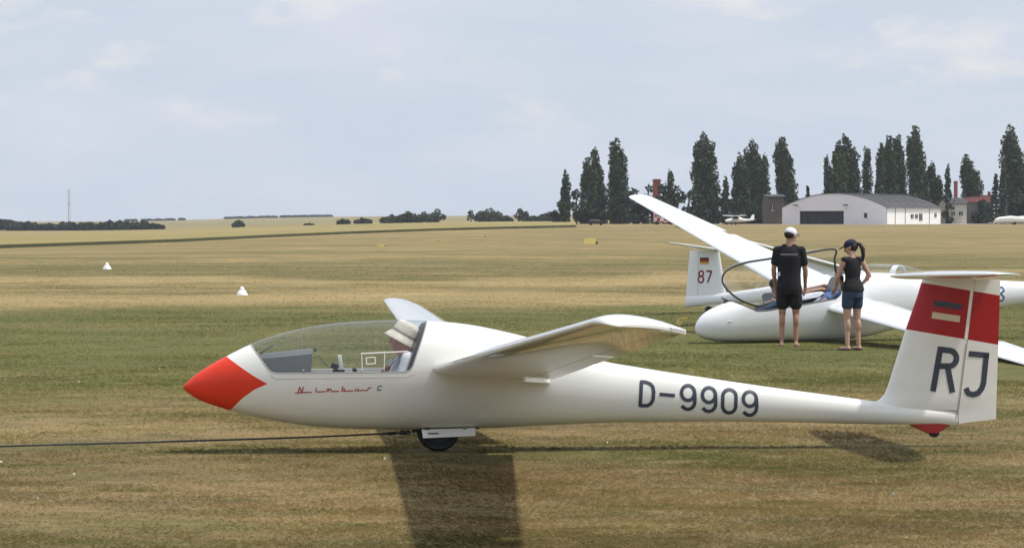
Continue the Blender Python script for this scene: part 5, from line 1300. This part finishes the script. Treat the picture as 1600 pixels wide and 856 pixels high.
for i in range(22):
    px = 200 + i * 12 + rr.uniform(-4, 4) + (60 if i > 7 else 0)
    ty = float(np.interp(px, [200, 285, 345, 600], [343.5, 341, 340, 337])) + rr.uniform(-.6, .8)
    dd = 2700; g = gat(px, dd); 
    broadleaf('hedgerow_tree', px, min(ty, HOR - (g.z + 2.0 - CAMZ) / dd * F), 345, rr.uniform(10, 18), dd, 'tiny tree in the hedgerow on the skyline hill', 'wood', 'skyline hedgerow trees', per=26, size=.9)

# ------------------------------------------------------------------ buildings
def hangar():
    p0 = gat(1222, 600); p1 = gat(1385, 588); fx = (p1 - p0); fx.z = 0; Wd = fx.length; ux = fx.normalized(); uy = Vector((-ux.y, ux.x, 0)); Ln = 35.0
    ang = math.atan2(ux.y, ux.x); zb = min(p0.z, p1.z) - .1
    r = empty('hangar', (p0.x, p0.y, zb), ang, 'white hangar with arched grey front, dark open door and low white side wall', 'building')
    s = 594 / F; eave = 27 * s; peak = 48.5 * s
    prof = lambda x: eave + (peak - eave) * (1 - abs(2*x/Wd - 1) ** 2.1)
    xs = list(np.linspace(0, Wd, 25)); dx0, dx1, dh = (1250-1222) / 163 * Wd, (1319-1222) / 163 * Wd, 21.5 * s
    # front wall with door opening, built in strips
    b = bmesh.new(); X = sorted(set(xs + [dx0, dx1]))
    def fpoly(P):
        vs = [b.verts.new((x, y, z)) for x, y, z in P]; b.faces.new(vs)
    for a, c in zip(X, X[1:]):
        z0 = dh if (a + c) / 2 > dx0 and (a + c) / 2 < dx1 else 0
        for y, dirn in ((0, 1), (.3, -1)):
            P = [(a, y, z0), (c, y, z0), (c, y, prof(c)), (a, y, prof(a))]; fpoly(P if dirn > 0 else P[::-1])
    for P in ([(dx0, 0, 0), (dx0, .3, 0), (dx0, .3, dh), (dx0, 0, dh)], [(dx1, 0, 0), (dx1, .3, 0), (dx1, .3, dh), (dx1, 0, dh)], [(dx0, 0, dh), (dx1, 0, dh), (dx1, .3, dh), (dx0, .3, dh)]): fpoly(P)
    obj('front_wall', b, M['cladding'], r, smooth=False)
    b = bmesh.new(); box(b, (Wd - .15, Ln/2 + .15, eave/2), (.3, Ln - .3, eave)); obj('side_wall', b, M['render'], r, smooth=False)
    b = bmesh.new(); box(b, (.15, Ln/2 + .15, eave/2), (.3, Ln - .3, eave)); obj('side_wall', b, M['render'], r, smooth=False)
    b = bmesh.new(); box(b, (Wd/2, Ln, eave/2), (Wd - .7, .3, eave)); obj('rear_wall', b, M['render'], r, smooth=False)
    b = bmesh.new(); rows = []
    for y in np.linspace(-.15, Ln + .3, 12): rows.append([Vector((x, y, prof(min(max(x, 0), Wd)) + .12 + (-.25 if x < 0 or x > Wd else 0))) for x in [-.5] + xs + [Wd + .5]])
    loft(b, rows, cap=False, closed=False)
    rows2 = [[v - Vector((0, 0, .12)) for v in q] for q in (rows[0], rows[-1])]; loft(b, [rows[0], rows2[0]], cap=False, closed=False)
    ro = obj('roof', b, M['roofgrey'], r, angle=30)
    for k in range(8):
        b = bmesh.new(); y = 4 + k * 5.2; tube(b, [Vector((x, y, prof(x) + .16)) for x in xs[2:-2]], .07, 5); obj('roof_rib', b, M['roofgrey'], ro)
    # dark door leaves behind the opening
    n = 6; w = (dx1 - dx0) / n
    for k in range(n):
        b = bmesh.new(); box(b, (dx0 + w*(k+.5), .55 + .1*(k % 2), dh/2), (w*.98, .08, dh)); dl = obj('door_leaf', b, M['doordark'], r, smooth=False)
    b = bmesh.new(); box(b, ((dx0+dx1)/2, -.06, dh + .18), (dx1 - dx0 + .8, .12, .3)); obj('door_lintel', b, M['render'], r, smooth=False)
    for px in (1246, 1324):
        b = bmesh.new(); x = (px - 1222) / 163 * Wd; tube(b, [(x - .4, -.1, dh + 1.2), (x, -.8, dh + 1.35)], .05, 6); box(b, (x, -.9, dh + 1.3), (1.0, .5, .25)); obj('flood_lamp', b, M['frame'], r)
    x = (1353 - 1222) / 163 * Wd; b = bmesh.new(); box(b, (x, -.03, 14.5 * s), (5*s, .08, 7.5*s)); wn = obj('window', b, M['doordark'], r, smooth=False)
    for k, (f0, wpx, z, h) in enumerate([(.46, .05, 13, 9), (.54, .05, 13, 9), (.62, .06, 12, 14), (.90, .04, 15, 8)]):
        b = bmesh.new(); box(b, (Wd + .02, Ln * f0, z*s), (.1, Ln * wpx, h*s*.8)); wn = obj('window' if k != 2 else 'door', b, M['doordark'], r, smooth=False)
        b = bmesh.new(); box(b, (Wd + .06, Ln * f0, z*s), (.06, .08, h*s*.8)); box(b, (Wd + .06, Ln * f0, (z - h*.42)*s), (.1, Ln*wpx*1.1, .12)); obj('frame', b, M['render'], wn, smooth=False)
    b = bmesh.new(); box(b, (Wd + .35, Ln/2, eave - .05), (.16, Ln, .16)); obj('gutter', b, M['wallgrey'], r, smooth=False)
    for k, f0 in enumerate((.15, .33, .78)):
        b = bmesh.new(); tube(b, [(Wd + .1, Ln*f0, 0), (Wd + .1, Ln*f0, eave)], .06, 6); obj('downpipe', b, M['wallgrey'], r)
hangar()
def house(name, px0, px1, ytop, yeave, d, rz, depth, wallm, roofm, label, win=()):
    g = gat(px0, d); s = d / F; w = (px1 - px0) * s; he = (HOR + 0 - yeave) * s + CAMZ - g.z; hr = (HOR - ytop) * s + CAMZ - g.z
    r = empty(name, g - Vector((0, 0, .1)), rz, label, 'building')
    b = bmesh.new(); loft(b, [[Vector((x, 0, 0)), Vector((x, depth, 0)), Vector((x, depth, he)), Vector((x, depth/2, hr - .15)), Vector((x, 0, he))] for x in (0, w)]); bmesh.ops.recalc_face_normals(b, faces=b.faces); obj('wall', b, wallm, r, smooth=False)
    b = bmesh.new()
    for y0, y1 in ((-.5, depth/2), (depth + .5, depth/2)):
        zlow = he - .5 * (hr - he) / (depth/2)
        loft(b, [[Vector((x, y0, zlow)), Vector((x, y1, hr)), Vector((x, y1, hr + .15)), Vector((x, y0, zlow + .15))] for x in (-.4, w + .4)])
    bmesh.ops.recalc_face_normals(b, faces=b.faces); rf = obj('roof', b, roofm, r, smooth=False)
    for x, z, ww, hh in win:
        b = bmesh.new(); box(b, (x*w, -.02, z*he), (ww, .12, hh)); wn = obj('window', b, M['doordark'], r, smooth=False)
        b = bmesh.new(); box(b, (x*w, -.1, z*he - hh/2), (ww + .2, .1, .1)); box(b, (x*w, -.1, z*he), (.08, .06, hh)); obj('frame', b, M['render'], wn, smooth=False)
    return r, rf, w, he, hr
house('shed', 1199, 1225, 304, 307, 622, .05, 8, mat('dull_brown_wall', (.10, .085, .078), rough=.9, noise=.2, nscale=.6), M['roofgrey'], 'tall grey-brown shed between the poplar clump and the hangar', [(.3, .6, .8, 1.2)])
r, rf, w, he, hr = house('house', 1512, 1552, 305, 315, 650, -.06, 9, M['wallgrey'], M['roofred'], 'low grey house with a dull red roof beside the spruce', [(.25, .5, 1, 1), (.6, .5, 1, 1)])
b = bmesh.new(); box(b, (w*.9, 4, hr + .3), (.7, .7, 1.4)); obj('chimney', b, M['brick'], rf, smooth=False)
house('house', 1480, 1511, 309, 317, 640, .12, 7, M['concrete'], M['roofgrey'], 'small pale house with grey roof right of the hangar', [(.3, .5, .9, 1.1), (.7, .5, .9, 1.1)])
def chimney_stack(px, topy, wpx, d, label, mt):
    g = gat(px, d); s = d / F; h = CAMZ + (HOR - topy) * s - g.z; w = wpx * s; r = empty('chimney_stack', g, .2, label, 'chimney')
    b = bmesh.new(); box(b, (0, 0, h*.48), (w, w, h*.96), taper=.9); obj('shaft', b, mt, r, smooth=False)
    b = bmesh.new(); box(b, (0, 0, h*.97), (w*1.08, w*1.08, h*.03)); box(b, (0, 0, h*.99), (w*.8, w*.8, h*.02)); obj('cap', b, mt, r, smooth=False)
chimney_stack(1026, 280, 11, 682, 'square red brick chimney behind the tip of the raised wing', M['brick'])
chimney_stack(1493, 283, 5, 700, 'thin red chimney above the small pale house', M['brick'])
def lattice_mast():
    d = 2300; g = gat(108, d); s = d / F; h = CAMZ + (HOR - 296) * s - g.z; w = 1.3
    r = empty('radio_mast', g, .3, 'slender pale radio mast above the far wood on the left', 'mast')
    for k in range(3):
        a = 2*PI*k/3; b = bmesh.new(); tube(b, [(w*math.cos(a), w*math.sin(a), 0), (w*.5*math.cos(a), w*.5*math.sin(a), h)], .16, 5); obj('leg', b, M['mast'], r)
    b = bmesh.new(); n = 14
    for i in range(n):
        for k in range(3):
            a0, a1 = 2*PI*k/3, 2*PI*(k+1)/3; f0, f1 = 1 - .5*i/n, 1 - .5*(i+1)/n
            tube(b, [(w*f0*math.cos(a0), w*f0*math.sin(a0), h*i/n), (w*f1*math.cos(a1), w*f1*math.sin(a1), h*(i+1)/n)], .07, 4)
    obj('bracing', b, M['mast'], r)
    b = bmesh.new(); tube(b, [(0, 0, h*.55), (0, 0, h*.58)], 1.2, 8); obj('antenna', b, M['mast'], r)
lattice_mast()

# ------------------------------------------------------------------ distant vehicles and aircraft
def wheels(r, spots, rad, wd=.1):
    for x, y in spots:
        b = bmesh.new(); tube(b, [(x, y - wd, rad), (x, y + wd, rad)], rad, 14); obj('wheel', b, M['black'], r, angle=40)
def checker_van():
    g = gat(1036, 560); r = empty('checkered_van', g, .1, 'red and white checkered launch van below the raised wing', 'van'); s = 560/F
    cm = bpy.data.materials.new('red_white_checks'); cm.use_nodes = True; t = cm.node_tree; bs = t.nodes['Principled BSDF']
    tc = N(t, 'ShaderNodeTexCoord'); ck = N(t, 'ShaderNodeTexChecker', i_Scale=1.0, i_Color1=(.35, .03, .04, 1), i_Color2=(.75, .74, .72, 1)); mp = N(t, 'ShaderNodeMapping'); mp.inputs['Scale'].default_value = (1.35, 1.35, 1.35); mp.inputs['Location'].default_value = (.01, .013, .007)
    t.links.new(tc.outputs['Object'], mp.inputs[0]); t.links.new(mp.outputs[0], ck.inputs[0]); t.links.new(ck.outputs[0], bs.inputs['Base Color'])
    b = bmesh.new(); box(b, (-.6, 0, 1.55), (2.6, 1.9, 2.2), bev=.06); obj('cabin', b, cm, r, angle=30)
    b = bmesh.new(); box(b, (1.5, 0, 1.1), (2.2, 1.9, 1.3), bev=.12); obj('bonnet', b, cm, r, angle=30)
    b = bmesh.new(); box(b, (-.6, -.97, 2.0), (1.6, .04, .7)); obj('window', b, M['doordark'], r, smooth=False)
    wheels(r, [(-1.3, -.85), (-1.3, .85), (1.7, -.85), (1.7, .85)], .38, .12)
checker_van()
def cart():
    g = gat(931, 520); r = empty('cart', g, 0, 'low dark flat cart standing on the pale field below the poplars', 'cart')
    b = bmesh.new(); box(b, (0, 0, .62), (2.9, 1.3, .35), bev=.05); obj('bed', b, M['tubdark'], r); b = bmesh.new(); box(b, (-.2, 0, .95), (1.9, 1.1, .3), bev=.08); obj('load', b, M['wallgrey'], r)
    wheels(r, [(-1, -.6), (1, -.6), (-1, .6), (1, .6)], .28)
cart()
def light_plane(px, d, rz, label):
    g = gat(px, d); r = empty('light_aircraft', g, rz, label, 'aircraft', None)
    T = [(0, .95, .55, .25), (.4, 1.15, .45, .45), (1.2, 1.3, .4, .5), (1.9, 1.75, .42, .5), (3, 1.7, .5, .45), (4.2, 1.25, .62, .3), (6.4, 1.15, .85, .1)]
    b = bmesh.new(); loft(b, [[Vector((a, w*math.cos(t), (z1+z0)/2 + (z1-z0)/2*math.sin(t))) for t in np.linspace(0, 2*PI, 18, endpoint=False)] for a, z1, z0, w in T]); obj('fuselage', b, M['white2'], r)
    b = bmesh.new(); wing_mesh(b, [(Vector((1.5 + .1*abs(y)/4.8, y, 1.78 + .03*abs(y))), Vector((2.9 - .2*abs(y)/4.8, y, 1.74 + .03*abs(y))), .13) for y in (-4.8, -2.4, 0, 2.4, 4.8)]); obj('wing', b, M['white2'], r, angle=50)
    b = bmesh.new(); wing_mesh(b, [(Vector((5.6, y, 1.08)), Vector((6.4, y, 1.08)), .1) for y in (-1.5, 0, 1.5)]); obj('tailplane', b, M['white2'], r)
    b = bmesh.new(); loft(b, [[Vector((5.5, -.04, 1.05)), Vector((6.5, -.03, 1.05)), Vector((6.5, .03, 1.05)), Vector((5.5, .04, 1.05))], [Vector((6.1, -.02, 2.1)), Vector((6.6, -.02, 2.1)), Vector((6.6, .02, 2.1)), Vector((6.1, .02, 2.1))]]); obj('fin', b, M['white2'], r)
    b = bmesh.new(); loft(b, [[Vector((1.35, w*.95, 1.2)), Vector((2.9, w*.9, 1.2)), Vector((2.8, w*.85, 1.65)), Vector((1.75, w*.85, 1.65))] for w in (-.54, .54)]); obj('cabin_window', b, M['doordark'], r, smooth=False)
    b = bmesh.new(); box(b, (-.08, 0, .8), (.05, .14, 1.7)); ell(b, (-.05, 0, .8), (.2, .13, .13)); obj('propeller', b, M['frame'], r)
    b = bmesh.new()
    for y in (-.9, .9): tube(b, [(1.9, y*.5, .5), (1.9, y, .22)], .05, 6)
    tube(b, [(.5, 0, .5), (.4, 0, .2)], .04, 6); obj('undercarriage', b, M['metal'], r); wheels(r, [(1.9, -.9), (1.9, .9), (.4, 0)], .2, .06)
    b = bmesh.new()
    for y in (-1, 1): tube(b, [(1.9, y*.5, .6), (2.1, y*2.4, 1.75)], .04, 6)
    obj('wing_strut', b, M['metal'], r)
light_plane(1133, 545, .35, 'small white high-wing aeroplane parked before the poplar clump')
def covered_glider(px, d, rz, label):
    g = gat(px, d); r = empty('glider_trailer', g, rz, label, 'trailer', None)
    T = [(0, .6, .45, .2), (.3, 1.25, .4, .6), (1.2, 1.6, .38, .8), (3.5, 1.85, .38, .85), (6, 1.65, .4, .8), (8, 1.3, .45, .6), (8.6, .95, .5, .4)]
    b = bmesh.new(); loft(b, [[Vector((a, w*math.copysign(abs(math.cos(t)) ** .6, math.cos(t)), (z1+z0)/2 + (z1-z0)/2*math.copysign(abs(math.sin(t)) ** .6, math.sin(t)))) for t in np.linspace(0, 2*PI, 24, endpoint=False)] for a, z1, z0, w in T]); obj('shell', b, M['conewhite'], r)
    b = bmesh.new(); box(b, (4, 0, .36), (7.5, 1.0, .12)); tube(b, [(0, 0, .4), (-1.3, 0, .35)], .06, 6); obj('chassis', b, M['metal'], r, smooth=False)
    b = bmesh.new(); loft(b, [[Vector((6.5, -.05, 1.2)), Vector((7.6, -.05, 1.0)), Vector((7.6, .05, 1.0)), Vector((6.5, .05, 1.2))], [Vector((7.2, -.03, 1.9)), Vector((7.6, -.03, 1.9)), Vector((7.6, .03, 1.9)), Vector((7.2, .03, 1.9))]]); obj('tail_fin_box', b, M['conewhite'], r, smooth=False)
    b = bmesh.new(); tube(b, [(4.3, -.7, .3), (4.3, .7, .3)], .04, 6); obj('axle', b, M['metal'], r); wheels(r, [(4.3, -.62), (4.3, .62)], .3)
covered_glider(1553, 560, .10, 'long white glider trailer parked at the right edge, nearer one'); covered_glider(1572, 590, -.25, 'white glider trailer just behind another at the right edge')

# small flowers and pebbles in the near grass
def specks():
    rng = np.random.default_rng(3); n = 70; d = np.sqrt(rng.uniform(15**2, 34**2, n)); X = rng.uniform(-1, 1, n) * d * .2
    c = np.stack([X, d, rng.uniform(.02, .05, n)], -1); co, q, a = leaves(c, .010, rng)
    m = mat('white_clover', (.6, .6, .55), rough=.9); o = raw_mesh('clover_flowers', co, q, m); tag(o, 'scattered tiny white clover heads in the short dry grass', 'flowers', kind='stuff')
specks()

# ------------------------------------------------------------------ haze
def haze():
    b = bmesh.new(); box(b, (0, 3950, 18), (12000, 8700, 56)); m = bpy.data.materials.new('air'); m.use_nodes = True; t = m.node_tree; t.nodes.clear()
    o = N(t, 'ShaderNodeOutputMaterial'); v = N(t, 'ShaderNodeVolumePrincipled'); v.inputs['Color'].default_value = (.86, .92, 1, 1); v.inputs['Density'].default_value = HAZE; v.inputs['Anisotropy'].default_value = 0.0
    t.links.new(v.outputs[0], o.inputs['Volume']); ob = obj('haze', b, m, smooth=False); tag(ob, 'thin summer haze over the airfield', 'haze', kind='stuff')
HAZE = .00009
haze()
